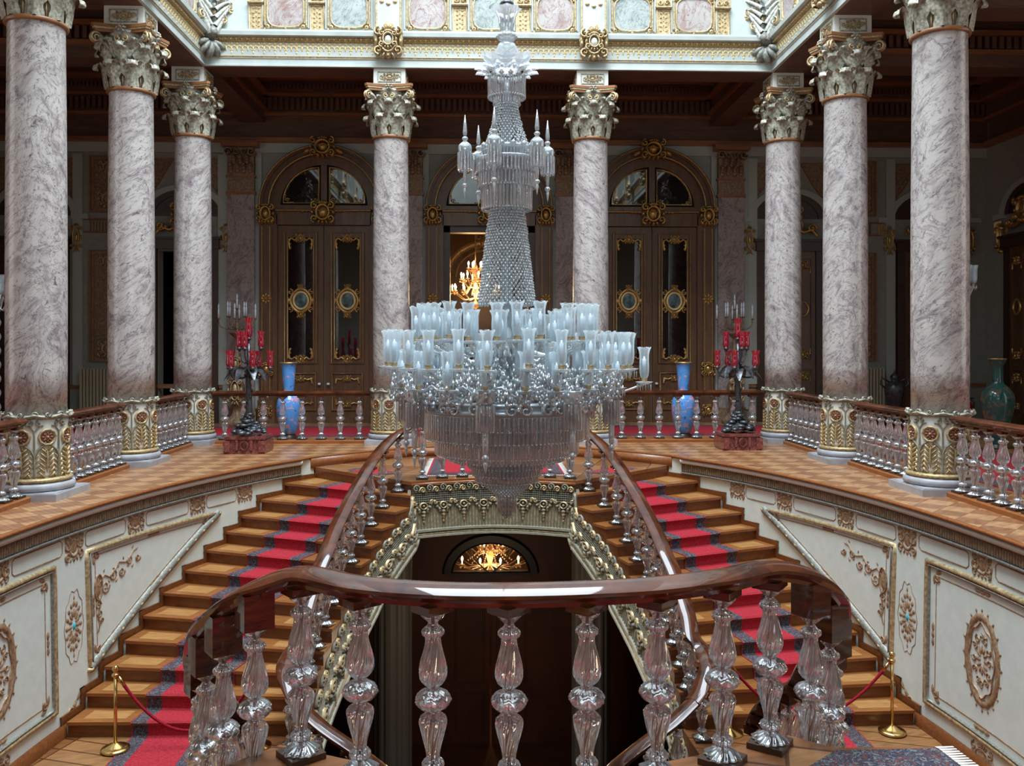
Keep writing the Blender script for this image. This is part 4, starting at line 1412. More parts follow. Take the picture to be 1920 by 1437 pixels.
# side bays of the back wall: arches with doors, framed panels
def side_bay(par, s, leafs=True):
    f = plane_map(0, -.0, 0)
    mb = MB()
    n = 20
    P = []
    for k in range(n + 1):
        a = PI * k / n
        P.append([(r * cos(a), y, 4.86 + r * .72 * sin(a)) for r, y in ((.86, 0), (.86, -.07), (1.03, -.07), (1.03, 0))])
    mb.grid(P)
    mb.box(-1.25, -.86, -.09, 0, 4.78, 4.90); mb.box(.86, 1.25, -.09, 0, 4.78, 4.90)
    mb.build('archivolt', 'palestrip', par, smooth=False)
    mb = MB()
    P = [[(r * cos(PI * k / n), y, 4.86 + r * .72 * sin(PI * k / n)) for r, y in ((.70, 0), (.70, -.04), (.86, -.04), (.86, 0))] for k in range(n + 1)]
    mb.grid(P)
    P = [(.7 * cos(PI * k / n), -.01, 4.86 + .51 * sin(PI * k / n)) for k in range(n + 1)]
    mb.add(P, [list(range(n + 1))])
    for sx in (-1, 1): mb.box(min(sx * .62, sx * .80), max(sx * .62, sx * .80), -.10, 0, 0, 4.3)
    mb.box(-.84, .84, -.16, 0, 4.08, 4.35)
    mb.box(-.9, .9, -.2, 0, 4.30, 4.36)
    mb.build('frame', 'darkwood', par, smooth=False)
    mb = MB()
    g = plane_map(0, -.12, 0)
    mb.cart(g, 0, 4.88, .55, .62, .10)
    for sx in (-1, 1):
        mb.ribbon(g, [(sx * .1, 4.62), (sx * .3, 4.52), (sx * .5, 4.60), (sx * .62, 4.45)], .09, .06)
        mb.swirl(g, sx * .5, 4.62, .12, 0, sx * 1.2, .06, .07, 0, 10)
        mb.cart(plane_map(0, -.02, 0), sx * .98, 4.35, .26, .75, .10)
    for k in range(10): mb.ribbon(plane_map(0, -.04, 0), [(-1.24 + .03 * k, 4.48), (-1.24 + .03 * k, 4.74)], .015, .02)
    mb.build('gilded_carving', 'capdark' if s else 'gold', par)
    if leafs:
        for sx in (-1, 1):
            mb = MB()
            cx = sx * .31
            mb.box(cx - .305, cx + .305, -.06, -.01, 0, 4.08)
            h = plane_map(cx, -.06, 0)
            mb.ribbon(h, [(-.2, 1.5), (.2, 1.5), (.2, 3.9), (-.2, 3.9)], .04, .03, 0, True)
            mb.ribbon(h, [(-.2, .3), (.2, .3), (.2, 1.25), (-.2, 1.25)], .04, .03, 0, True)
            lf = mb.build('door_leaf', 'doorwood', par, smooth=False)
            mb = MB()
            h = plane_map(cx, -.07, 0)
            mb.oval(h, 0, 2.7, .13, .17, .05, .04, 0, 16, .04, 4)
            mb.cart(h, 0, 1.6, .22, .2, .04); mb.cart(h, 0, 3.75, .22, .2, .04); mb.cart(h, 0, 1.1, .22, .2, .04); mb.cart(h, 0, .45, .2, .16, .04)
            for sy in (1.62, 3.7, 1.1):
                for q in (-1, 1): mb.ribbon(h, [(q * .08, sy), (q * .17, sy), (q * .17, sy + (.14 if sy < 2 and sy > 1.2 else -.14))], .03, .03)
            mb.build('gilded_carving', 'gold', lf)


bays = [(-7.15, False, 'arched dark doorway standing open in the back wall, behind the far left corner column'), (7.2, True, 'arched brown door with gilded ovals in the back wall, behind the far right corner column'),
        (-10.6, True, 'arched brown door at the far left end of the back wall'), (10.6, True, 'arched brown door at the far right end of the back wall')]
for i, (x, lf, lab) in enumerate(bays):
    d = thing('door_%d' % (5 + i), lab, None, (x, YB, 0)); side_bay(d, 0, lf); struct(d)
for k, (sd, y) in enumerate(((1, 19.2), (-1, 19.2), (1, 12.5), (-1, 12.5))):
    d = thing('door_%d' % (9 + k), 'arched brown door in the %s side wall' % ('right' if sd > 0 else 'left'), None, (sd * 12, y, 0), -sd * PI / 2)
    side_bay(d, 0, True); struct(d)
# framed wall panels between the bays
mb = MB(); mp = MB(); mg = MB()
f = plane_map(0, YB, 0)
for x, hw in ((-8.9, .42), (8.95, .34), (8.35, .0), (-5.0 + 50, 0)):
    if hw == 0: continue
    for z0, z1 in ((4.95, 6.25), (1.45, 4.05)):
        mp.box(x - hw, x + hw, YB - .02, YB, z0, z1)
        mb.ribbon(f, [(x - hw, z0), (x + hw, z0), (x + hw, z1), (x - hw, z1)], .07, .05, 0, True)
        mb.ribbon(f, [(x - hw + .09, z0 + .09), (x + hw - .09, z0 + .09), (x + hw - .09, z1 - .09), (x - hw + .09, z1 - .09)], .03, .04, 0, True)
        g = plane_map(x, YB - .03, 0)
        mg.cart(g, 0, z0 + .30, hw * 1.2, .42, .05); mg.cart(g, 0, z1 - .25, hw, .3, .05)
    mb.ribbon(f, [(x - hw - .15, 4.48), (x + hw + .15, 4.48)], .04, .05); mb.ribbon(f, [(x - hw - .15, 4.78), (x + hw + .15, 4.78)], .05, .06)
    for k in range(int(2 * hw / .07)):
        mb.ribbon(f, [(x - hw + .07 * k, 4.5), (x - hw + .07 * k, 4.74)], .035, .03)
for x in (-8.15, 8.2, -9.6, 9.65, -6.25, 6.3):
    mp2 = None
    mb.box(x - .11, x + .11, YB - .06, YB, .9, 6.3, 1)
mb.box(-12, -6.2, YB - .04, YB, .82, .92, 0); mb.box(6.2, 12, YB - .04, YB, .82, .92, 0)
# triangular spandrel panels round the arches
for xa in (-7.15, 7.2, 10.6, -10.6):
    for sx in (-1, 1):
        pts = [(xa + sx * .25, 6.2), (xa + sx * .95, 6.2), (xa + sx * .95, 5.2), (xa + sx * .6, 5.62)]
        mp.add([(p[0], YB - .012, p[1]) for p in pts], [[0, 1, 2, 3]])
        mb.ribbon(f, pts, .03, .03, 0, True)
T = struct(mb.build('trim_%d' % ti, ['trimwood', 'palestrip'], smooth=False), 'mouldings of the side bays of the back wall'); ti += 1
mp.build('painted_panel', 'capdark', T, smooth=False)
mg.build('gilded_carving', 'oldgold', T)

# ------------------------------------------------------------------ staircases
def far_(p, s): return (s * p[0], p[1])
def near_(p, s): return (s * p[0], CY - p[1])


def flight(s, near, label):
    T = near_ if near else far_
    root = thing('staircase', label, 'staircase', (s * 3.2, 6.0 if near else 11.3, LZ))
    ox, oy, oz = root.location
    L = lambda p, d=0: (p[0] - ox, p[1] - oy)
    flip = (s > 0) != near
    for n in range(1, 13):
        z = ztread(n) - oz
        I, O = INN[n], OUT[n]
        I2 = INN[n + 1] if n < 12 else (1.86, 13.46)
        O2 = OUT[n + 1]
        poly = [L(T(I, s)), L(T(O, s)), L(T(O2, s)), L(T(I2, s))]
        if n == 12: poly.append(L(T((1.2, 12.88), s)))
        if not flip: poly = poly[::-1]
        # tread: widened a little at the front so the nosing overhangs the riser
        dx, dy = O[0] - I[0], O[1] - I[1]; l = math.hypot(dx, dy); nx, ny = dy / l * .03, -dx / l * .03
        F = lambda p: (p[0] + nx, p[1] + ny)
        pt = [L(T((F(I)[0] - .02, F(I)[1]), s)), L(T(F(O), s)), L(T(O2, s)), L(T(I2, s))]
        if n == 12: pt.append(L(T((1.2, 12.88), s)))
        if not flip: pt = pt[::-1]
        mb = MB()
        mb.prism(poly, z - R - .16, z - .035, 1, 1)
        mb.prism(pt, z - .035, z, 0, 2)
        # pale inlay on the outer part of the tread
        def q(a, b):
            p = Vector(I).lerp(Vector(O), a); p2 = Vector(I2).lerp(Vector(O2), a); r = p.lerp(p2, b); return L(T((r.x, r.y), s))
        for a0, a1 in ((.77, .95), (.10, .26)):
            vs = [q(a0, .18), q(a1, .18), q(a1, .80), q(a0, .80)]
            vs = [(x, y, z + .001) for x, y in vs]
            mb.add(vs if flip else vs[::-1], [(0, 1, 2, 3)], 3)
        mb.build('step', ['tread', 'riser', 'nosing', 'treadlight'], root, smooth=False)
    # zigzag skirting against the wall
    mb = MB()
    tt = lambda p: math.asin(max(-1, min(1, (T(p, s)[1] - YC) / (B_ if T(p, s)[1] > YC else 7.0))))
    for n in range(1, 13):
        a, b = tt(OUT[n]), tt(OUT[n + 1])
        z0, z1 = ztread(n), ztread(n + 1)
        sg = -1 if near else 1
        def strip(t0, t1, za, zb):
            mb.grid([[tuple(c - o for c, o in zip(wp(s, t0 + (t1 - t0) * i / 3, z, d), (ox, oy, oz))) for d, z in ((0, zb), (.022, zb), (.022, za), (0, za))] for i in range(4)])
        strip(a - sg * .010, b, z0 - .02, z0 + .07)
        strip(b - sg * .010, b, z0 + .07, z1 + .07)
        strip(b - sg * .010, b + sg * .001, z0, z1 + .07)
    mb.build('wall_skirting', 'riser', root, smooth=False)
    return root


fl = {}
for s in (-1, 1):
    for near in (False, True):
        fl[(s, near)] = flight(s, near, 'wooden flight of stairs %s to the %s intermediate landing' % ('descending from the near head' if near else 'descending from the far head', 'left' if s < 0 else 'right'))


# carved fascia below the far landing and along the inner edge of the far flights
def fascia(pts, root, loc, names_):
    """pts: (x, y, ztop, zbot) along the face; the well lies on the right hand of the direction of travel"""
    acc = [0]
    for a, b in zip(pts, pts[1:]): acc.append(acc[-1] + math.hypot(b[0] - a[0], b[1] - a[1]))
    Ltot = acc[-1]

    def at(u):
        u = max(0, min(Ltot - 1e-6, u))
        for i in range(len(acc) - 1):
            if acc[i + 1] >= u: break
        q = (u - acc[i]) / (acc[i + 1] - acc[i])
        a, b = pts[i], pts[i + 1]
        p = [a[k] + (b[k] - a[k]) * q for k in range(4)]
        i0, i1 = max(0, i - 1), min(len(pts) - 1, i + 2)
        dx, dy = pts[i1][0] - pts[i0][0], pts[i1][1] - pts[i0][1]; l = math.hypot(dx, dy)
        return p, (dy / l, -dx / l)

    def f(u, v, h):           # v metres below the top line
        p, n = at(u)
        h = h + .11 * (-v) / (p[2] - p[3])
        return (p[0] + n[0] * h - loc[0], p[1] + n[1] * h - loc[1], p[2] + v - loc[2])

    def g(u, v, h):           # v metres above the bottom line
        p, n = at(u)
        h = h + .11 * (1 - v / (p[2] - p[3]))
        return (p[0] + n[0] * h - loc[0], p[1] + n[1] * h - loc[1], p[3] + v - loc[2])
    mb = MB()
    us = [Ltot * i / 40 for i in range(41)]
    mb.grid([[f(u, 0, 0), g(u, 0, 0), g(u, 0, -.05), f(u, 0, -.05)] for u in us], 0, cv=True)
    # flutes
    u = .02
    while u < Ltot:
        p, n = at(u)
        H = p[2] - p[3]
        x0, z0, z1 = u, p[3] + .12, p[2] - min(.36, H * .5)
        vs = [f(u - .016, z1 - p[2], 0), f(u, z1 - p[2], .022), f(u + .016, z1 - p[2], 0), f(u - .016, z0 - p[2], 0), f(u, z0 - p[2], .022), f(u + .016, z0 - p[2], 0)]
        mb.add(vs, [(0, 1, 4, 3), (1, 2, 5, 4)], 0)
        mb.ribbon(f, [(u + .024, z1 - p[2]), (u + .024, z0 - p[2])], .017, .008, 1)
        u += .048
    mb.ribbon(g, [(u, .10) for u in us], .05, .04, 0)
    mb.ribbon(g, [(u, .055) for u in us], .03, .03, 1)
    mb.ribbon(g, [(u, .02) for u in us], .045, .05, 0)
    mb.build(names_[0], ['fluted', 'oldgold'], root, smooth=False)
    # lattice
    mb = MB()
    mb.grid([[f(u, -.10, .006), f(u, -.28, .006)] for u in us], 1)
    n = int(Ltot / .034)
    for i in range(n + 1):
        u = Ltot * i / n
        mb.ribbon(f, [(u, -.10), (u, -.28)], .013, .02, 0)
    for k in range(6):
        v = -.115 - .03 * k
        mb.ribbon(f, [(u, v) for u in us], .012, .024, 0)
    mb.build('lattice', ['cream', 'bronze'], root, smooth=False)
    # acanthus scroll band and swags
    mb = MB()
    n = max(2, int(Ltot / .20))
    for i in range(n):
        u = Ltot * (i + .5) / n
        mb.swirl(f, u - .05, -.055, .055, 0, 1.2, .035, .05, 0, 10)
        mb.swirl(f, u + .05, -.085, .05, PI, -1.2, .032, .05, 1, 10)
        for k in (-1, 0, 1): mb.blob(f, u + .06 * k, -.10, .03, .022, .045, k % 2, k * .5, n=6)
    n = max(2, int(Ltot / .30))
    for i in range(n):
        u = Ltot * (i + .5) / n
        v = -.33
        for k in range(7):
            a = PI * k / 6
            mb.blob(f, u + .12 * cos(a), v + .05 - .10 * sin(a) , .035, .03, .055, 0, n=6)
        mb.oval(f, u, v + .02, .055, .045, .02, .06, 1, 12)
        mb.blob(f, u, v + .02, .03, .028, .075, 0, n=8)
        for k, r_ in enumerate((.05, .042, .03, .02)):
            mb.blob(f, u, v - .07 - .045 * k, r_, .035, .07 - .01 * k, k % 2, n=7)
        for sx in (-1, 1):
            mb.swirl(f, u + sx * .13, v + .07, .035, 0, sx * 1.1, .025, .05, 1, 8)
            mb.blob(f, u + sx * .06, v - .06, .025, .04, .05, 0, sx * .6, n=6)
    mb.build(names_[1], ['cream', 'oldgold'], root)


TL = struct(MB().build('trim_%d' % ti, 'cream'), 'carved ivory and gold fascia of the far landing'); ti += 1
mb = MB(); mb.sweep([(-.02, 0), (.02, 0), (.02, -.04), (-.02, -.04)], [(x, y - .0, -R - .03) for x, y in ARC])
TL.data = mb.build('tmp', 'nosing').data
bpy.data.objects.remove(bpy.data.objects['tmp'])
fascia([(x, y + .03, -.225, -.99) for x, y in ARC], TL, (0, 0, 0), ('fluted_panel', 'carved_swags'))
ZB = {13: -1.0, 12: -1.12, 11: -1.34, 10: -1.56, 9: -1.77, 8: -1.95, 7: -2.12, 6: -2.27, 5: -2.41, 4: -2.54, 3: -2.65, 2: -2.75, 1: -2.85}
for s in (-1, 1):
    root = fl[(s, False)]
    pts = [(1.21, 12.9, -.30, -.99)] + [(INN[n][0] + .03, INN[n][1] + .0, ztread(n) - R - .06, ZB[n]) for n in range(12, 0, -1)] + [(2.1, 9.4, LZ - .25, -2.95)]
    pts = [(s * a, b, c, d) for a, b, c, d in pts]
    if s < 0: pts = pts[::-1]
    fascia(pts, root, tuple(root.location), ('fluted_panel', 'carved_swags'))

# ------------------------------------------------------------------ stair runners
for s in (-1, 1):
    root = None
    rows = []
    lines = [-.44, -.428, -.262, .262, .428, .44]

    def pts_for(off, near):
        T = near_ if near else far_
        out = []
        seqn = list(range(13, 0, -1))
        for n in seqn:
            I = INN[n] if n < 13 else (1.22, 12.9)
            O = OUT[n]
            d = Vector((O[0] - I[0], O[1] - I[1])); l = d.length; d.normalize()
            c = .52 + .012 * (13 - n) * .3
            P = Vector(I) + d * (l * c + off)
            nn = Vector((d.y, -d.x)) * .042
            if n == 13:
                P0 = P - nn * 9
                out.append((*T(P0, s), ztread(13) + .008))
            a = P + nn * .4
            b = P + nn
            out.append((*T(a, s), ztread(n) + .008))
            out.append((*T(b, s), ztread(n) - .012))
            b2 = P + nn * .35
            out.append((*T(b2, s), ztread(n) - .05))
            out.append((*T(b2, s), ztread(n) - R + .02))
            b3 = P + nn * .9
            out.append((*T(b3, s), ztread(n) - R + .008))
        return out
    P = []
    for o in lines:
        a = pts_for(o, False); b = pts_for(o, True)
        P.append(a + b[::-1])
    mb = MB()
    for i in range(5):
        mb.grid([P[i], P[i + 1]], 1 if i in (1, 3) else 0)
    tag(mb.build('stair_runner', ['red', 'navy'], smooth=False), 'red stair runner with navy patterned borders on the %s flights' % ('left' if s < 0 else 'right'), 'carpet', 'stair runners')

# ------------------------------------------------------------------ rugs
def rug(name, x0, x1, y0, y1, z, label, fringe='x', border=.14, m=('red', 'navy', 'fringe')):
    mb = MB()
    mb.box(x0, x1, y0, y1, z, z + .010, 0)
    for q in ((x0 + .03, x1 - .03, y0 + .03, y0 + .03 + border), (x0 + .03, x1 - .03, y1 - .03 - border, y1 - .03), (x0 + .03, x0 + .03 + border, y0 + .03 + border, y1 - .03 - border), (x1 - .03 - border, x1 - .03, y0 + .03 + border, y1 - .03 - border)):
        mb.box(*q, z + .010, z + .012, 1)
    o = tag(mb.build(name, list(m), smooth=False), label, 'rug')
    mb = MB()
    if 'x' in fringe:
        y = y0
        while y < y1:
            for sx, x in ((-1, x0), (1, x1)):
                mb.add([(x, y, z + .008), (x, y + .022, z + .008), (x + sx * .085, y + .014 + random.uniform(-.01, .01), z + .002), (x + sx * .085, y + .004, z + .002)], [(0, 1, 2, 3)])
            y += .028
    if 'y' in fringe:
        x = x0
        while x < x1:
            for sy, y in ((-1, y0), (1, y1)):
                mb.add([(x, y, z + .008), (x + .022, y, z + .008), (x + .014, y + sy * .07, z + .002), (x + .004, y + sy * .07, z + .002)], [(0, 1, 2, 3)])
            x += .028
    mb.build('fringe', m[2], o, smooth=False)
    return o


rug('landing_rug', -1.02, 1.10, 13.48, 15.55, -R, 'red rug with patterned border and white fringe on the far landing', 'xy', .20)
RP = [(-2.1, 2.3), (2.2, 2.3), (2.13, 3.3), (2.06, 4.235), (1.55, 4.228), (.65, 3.5), (-.55, 3.5), (-1.35, 4.17), (-1.72, 3.78), (-2.0, 3.0)]
RI = [(-1.92, 2.5), (1.99, 2.5), (1.93, 3.3), (1.88, 4.04), (1.61, 4.03), (.70, 3.3), (-.60, 3.3), (-1.33, 3.92), (-1.54, 3.7), (-1.8, 3.0)]
mb = MB()
mb.prism(RP, -R, -R + .008, 0)
mb.v += [(x, y, -R + .009) for x, y in RP] + [(x, y, -R + .009) for x, y in RI]
k0 = len(mb.v) - 20
for i in range(10):
    j = (i + 1) % 10
    mb.f.append([k0 + i, k0 + j, k0 + 10 + j, k0 + 10 + i]); mb.m.append(1)
o = tag(mb.build('landing_rug', ['red', 'navy'], smooth=False), 'navy bordered red rug with white fringe on the near landing at the bottom right', 'rug')
mb = MB()
for i in range(40):
    p = Vector(RP[2]).lerp(Vector(RP[3]), i / 39); q = p + Vector((.09, .02))
    mb.add([(p.x, p.y, -R + .007), (p.x - .006, p.y + .02, -R + .007), (q.x, q.y + .012, -R + .002), (q.x + .003, q.y, -R + .002)], [(0, 1, 2, 3)])
mb.build('fringe', 'fringe', o, smooth=False)
o = rug('gallery_carpet', -11.4, 11.4, 17.6, 19.9, 0, 'long red gallery carpet with dark border in front of the back wall', 'x', .25)
o = rug('gallery_carpet', 6.4, 8.65, 3.0, 16.8, 0, 'red carpet with dark border in the right side gallery', 'y', .25)
o = rug('gallery_carpet', -8.65, -6.4, 3.0, 16.8, 0, 'red carpet with dark border in the left side gallery', 'y', .25)

# ------------------------------------------------------------------ crystal balusters and balustrades
BP = smoothprof([(.076, .03), (.080, .036), (.070, .046), (.042, .066), (.022, .078), (.024, .084), (.044, .095), (.049, .108), (.042, .122), (.030, .135), (.029, .155), (.036, .19),
                 (.050, .245), (.059, .29), (.056, .315), (.034, .335), (.027, .348), (.050, .356), (.072, .374), (.079, .395), (.071, .418), (.048, .434), (.028, .445), (.032, .458), (.050, .478), (.060, .51),
                 (.055, .56), (.042, .61), (.033, .655), (.036, .675), (.048, .688), (.048, .706), (.034, .720), (.022, .735), (.026, .748), (.046, .766), (.060, .788)], 2)


def bflute(a, z, r):
    if z < .075:
        return 1 + .16 * (abs(cos(2 * a)) ** 3) + .06 * cos(14 * a - z * 90)
    if .085 < z < .128 or .68 < z < .715: return 1 + .06 * cos(16 * a)
    if .352 < z < .435: return 1 + .055 * cos(9 * a) * cos((z - .395) * 75) + .035 * cos(18 * a + z * 160)
    if .135 < z < .33 or .46 < z < .67: return 1 + .085 * cos(13 * a - z * 46)
    if z > .745: return 1 + .14 * abs(cos(2 * a)) ** 3
    return 1


def make_baluster():
    mb = MB()
    mb.lathe(BP, 84, fl=bflute)
    for i_, f_ in enumerate(mb.f):
        zz_ = sum(mb.v[q][2] for q in f_) / len(f_)
        if zz_ < .076 or .085 < zz_ < .125 or .352 < zz_ < .44 or .68 < zz_ < .71: mb.m[i_] = 1
    o = mb.build('baluster', ['crystal', 'crystal2'])
    mb = MB(); mb.lathe([(.0065, .032), (.0065, .786)], 8); mb.build('red_glint_rod', 'carpetglint', o)  # added rod that gives the carpet's red reflection a shape
    mb = MB()
    mb.box(-.088, .088, -.088, .088, 0, .03)
    mb.build('foot_block', 'darkwood', o, smooth=False)
    return o


bal0 = make_baluster()
KIDS[bal0.name] = list(bal0.children)
mbk = MB(); mbk.box(-.075, .075, -.065, .065, 0, 1)
BLK = mbk.build('tmp', 'rail', smooth=False)
RAILP = [(-.072, .030), (-.084, .040), (-.092, .046), (-.092, .062), (-.077, .073), (-.034, .090), (0, .096), (.034, .090), (.077, .073), (.092, .062), (.092, .046), (.084, .040), (.072, .030), (.062, .02), (.058, 0), (-.058, 0), (-.062, .02)]
first_bal = [True]


def balustrade(label, pos, rail, kerb=None, foot=True, size=1.0, group=None):
    """pos: (x, y, z, angle, block height) of each baluster; rail: path of the rail underside"""
    x0, y0, z0 = pos[0][:3]
    root = thing('balustrade', label, 'balustrade', (x0, y0, z0), 0, group)
    L = lambda p: (p[0] - x0, p[1] - y0, p[2] - z0)
    for x, y, z, a, bh in pos:
        if first_bal[0]:
            b = bal0; first_bal[0] = False; b.parent = root
        else: b = clone(bal0, parent=root)
        b.location = L((x, y, z)); b.rotation_euler = (0, 0, a)
        if bh > .004:
            k = BLK.copy(); col.objects.link(k); k.name = 'rail_block'; k.parent = b; k.location = (0, 0, .788); k.scale = (1, 1, bh)
    mb = MB()
    mb.sweep(RAILP, [L(p) for p in rail])
    mb.build('handrail', 'rail', root, angle=.3)
    if kerb:
        mb = MB()
        mb.sweep([(-.12, 0), (-.12, .05), (-.10, .065), (.10, .065), (.12, .05), (.12, 0)], [L(p) for p in kerb])
        mb.build('kerb', 'nosing', root, smooth=False)
    return root


def smooth_path(p, k=6): return smoothprof(p, k)


# far balustrade: left flight, landing arc, right flight
def stair_pos(s, near, lo=1, bump=None):
    T = near_ if near else far_
    out = []
    for n in range(12, lo - 1, -1):
        x, y = T(BAL[n], s)
        a = s * (.5 - .03 * n) + (PI / 4 if near else 0)
        rb = .815 + (bump or {}).get(n, 0)
        out.append((x, y, ztread(n), a, rb - .788 if rb > .79 else .03))
    return out


FR = .815
land_f = [(-1.06, 13.12), (-.77, 13.24), (-.47, 13.34), (-.15, 13.40), (.2, 13.40), (.52, 13.34), (.85, 13.24), (1.14, 13.12)]
posF = [(x, y, -R, 0, FR - .788) for x, y in land_f]
posF += stair_pos(-1, False) + stair_pos(1, False)
extra = [(-2.2, 9.42, LZ, 0, .03), (2.2, 9.42, LZ, 0, .03)]
railL = [(-2.0, 9.02, LZ + FR - .30), (-2.14, 9.15, LZ + FR - .16), (-2.25, 9.35, LZ + FR - .02), (-2.24, 9.6, LZ + FR + .06)] + [(-BAL[n][0], BAL[n][1], ztread(n) + FR) for n in range(1, 13)]
railR = [(-x, y, z) for x, y, z in railL]
rail = railL + [(x, y, -R + FR) for x, y in land_f] + railR[::-1]
balustrade('crystal balustrade of the far landing and both far flights, behind the big chandelier', posF + extra, smooth_path(rail, 7))
# lower flight balustrades seen between the front balusters
for s in (-1, 1):
    path = [(s * 2.0, 9.02, LZ + FR - .30), (s * 1.75, 8.9, LZ + FR - .46), (s * 1.35, 8.75, LZ + FR - .66), (s * 1.10, 8.65, LZ + FR - .84), (s * .95, 8.4, LZ + FR - 1.15), (s * .9, 8.1, LZ + FR - 1.5)]
    ps_ = [(s * 1.82, 8.93, LZ - .42, 0, .03), (s * 1.5, 8.81, LZ - .59, 0, .03), (s * 1.18, 8.68, LZ - .79, 0, .03), (s * 1.0, 8.5, LZ - 1.03, 0, .03)]
    r_ = balustrade('crystal balustrade of the lower flight at the %s, low behind the front balusters' % ('left' if s < 0 else 'right'), ps_, smooth_path(path, 4))
    mb = MB()
    for k in range(10):
        z = LZ - .175 * (k + 1)
        x0, x1 = s * (2.05 - .22 * k), s * (1.83 - .22 * k)
        mb.box(min(x0, x1), max(x0, x1), 8.0, 9.1, z - .2, z, 0)
    tag(mb.build('lower_steps', 'riser', smooth=False), 'dark lower flight of steps below the %s intermediate landing' % ('left' if s < 0 else 'right'), 'staircase')

# near balustrade in front of the photographer
nb = [(-1.04, 4.26), (-.73, 4.06), (-.39, 3.95), (-.05, 3.92), (.30, 3.94), (.63, 4.0), (.97, 4.14), (1.25, 4.30)]
NR = .825
posN = [(x, y, -R, .785 + .12 * x, NR - .788) for x, y in nb]
NL = {12: (-1.27, 4.30), 11: (-1.47, 4.47), 10: (-1.62, 4.68), 9: (-1.74, 4.97), 8: (-1.85, 5.3), 7: (-1.93, 5.65), 6: (-2.0, 6.0), 5: (-2.05, 6.35), 4: (-2.09, 6.65), 3: (-2.12, 6.95), 2: (-2.14, 7.2), 1: (-2.15, 7.4)}
NRt = {12: (1.50, 4.42), 11: (1.66, 4.58), 10: (1.77, 4.80), 9: (1.86, 5.08), 8: (1.93, 5.4), 7: (1.98, 5.7), 6: (2.03, 6.0), 5: (2.06, 6.35), 4: (2.10, 6.65), 3: (2.12, 6.95), 2: (2.14, 7.2), 1: (2.15, 7.4)}
bump = {12: .10, 11: .125, 10: .13, 9: .10, 8: .07, 7: .04}
rl, rr_ = [], []
for dct, acc_ in ((NL, rl), (NRt, rr_)):
    for n in range(12, 0, -1):
        x, y = dct[n]
        h = NR + bump.get(n, 0)
        posN.append((x, y, ztread(n), .6, h - .788 + .035))
        acc_.append((x, y, ztread(n) + h))
railN = rl[::-1] + [(x, y, -R + NR) for x, y in nb] + rr_
balustrade('crystal balustrade with dark red curved handrail in the foreground', posN, smooth_path(railN, 10))


def straight(label, p, q, n, m0=.0, group=None):
    """gallery balustrade from p to q with n balusters on a wooden kerb"""
    d = Vector((q[0] - p[0], q[1] - p[1])); L_ = d.length; d.normalize()
    pos = []
    for i in range(n):
        t = m0 + (L_ - 2 * m0) * (i + .5) / n
        pos.append((p[0] + d.x * t, p[1] + d.y * t, .062, math.atan2(d.y, d.x), .03))
    return balustrade(label, pos, [(p[0], p[1], .88), (q[0], q[1], .88)], [(p[0], p[1], 0), (q[0], q[1], 0)], group=group)


G_ = 'gallery balustrades between the marble columns'
straight('crystal balustrade of the back row, left side, blue vase behind it', (-5.15, 16.5), (-2.25, 16.5), 8, 0.03)
straight('crystal balustrade of the back row, right side, blue vase behind it', (2.25, 16.5), (5.15, 16.5), 8, 0.03)
for s, nm in ((-1, 'left'), (1, 'right')):
    straight('crystal balustrade in the %s gallery between the middle and the farthest column' % nm, (s * 5.5, 14.05), (s * 5.5, 16.1), 8)
    straight('crystal balustrade in the %s gallery between the nearest and the middle column' % nm, (s * 5.5, 11.2), (s * 5.5, 13.2), 8)
    straight('crystal balustrade at the %s edge of the view, in front of the nearest column' % nm, (s * 5.5, 7.9), (s * 5.5, 10.35), 9)
bpy.data.objects.remove(BLK)

# ------------------------------------------------------------------ the great crystal chandelier
CX, CYY = .07, 8.6
zc = lambda py: 1.8 - (py - 650) / 192.0      # heights measured at the chandelier's distance
ch = thing('crystal_chandelier', 'huge tiered crystal chandelier hanging over the stair well, in the centre', 'chandelier', (CX, CYY, 0))


PM2 = True


def curtain(mb, r0, r1, z0, z1, n, m=0, bead=0, cx=0, cy=0, wr=.42):
    """ring of hanging triangular prisms"""
    for k in range(n):
        a = 2 * PI * k / n
        w_ = wr * 2 * PI * r0 / n
        for sgn in (1,):
            c, s_ = cos(a), sin(a)
            P = []
            for r, z in ((r0, z0), (r1, z1)):
                P.append([(cx + (r) * c - t * s_, cy + (r) * s_ + t * c, z) if q == 0 else (cx + (r + w_ * .9) * c, cy + (r + w_ * .9) * s_, z) for q, t in ((0, -w_), (1, 0), (0, w_))])
            mb.add(P[0] + P[1], [(0, 1, 4, 3), (1, 2, 5, 4), (2, 0, 3, 5), (3, 4, 5)], m if k % 3 else (2 if PM2 else m))
        if bead: mb.gem(cx + r1 * cos(a), cy + r1 * sin(a), z1 - .012, bead, bead, 1)


def beads(mb, ring, n, r, m=0):
    R_, z = ring
    for k in range(n):
        a = 2 * PI * k / n
        mb.gem(R_ * cos(a), R_ * sin(a), z, r, r, m, 6)


PM = ['prism', 'bead', 'prismclear']
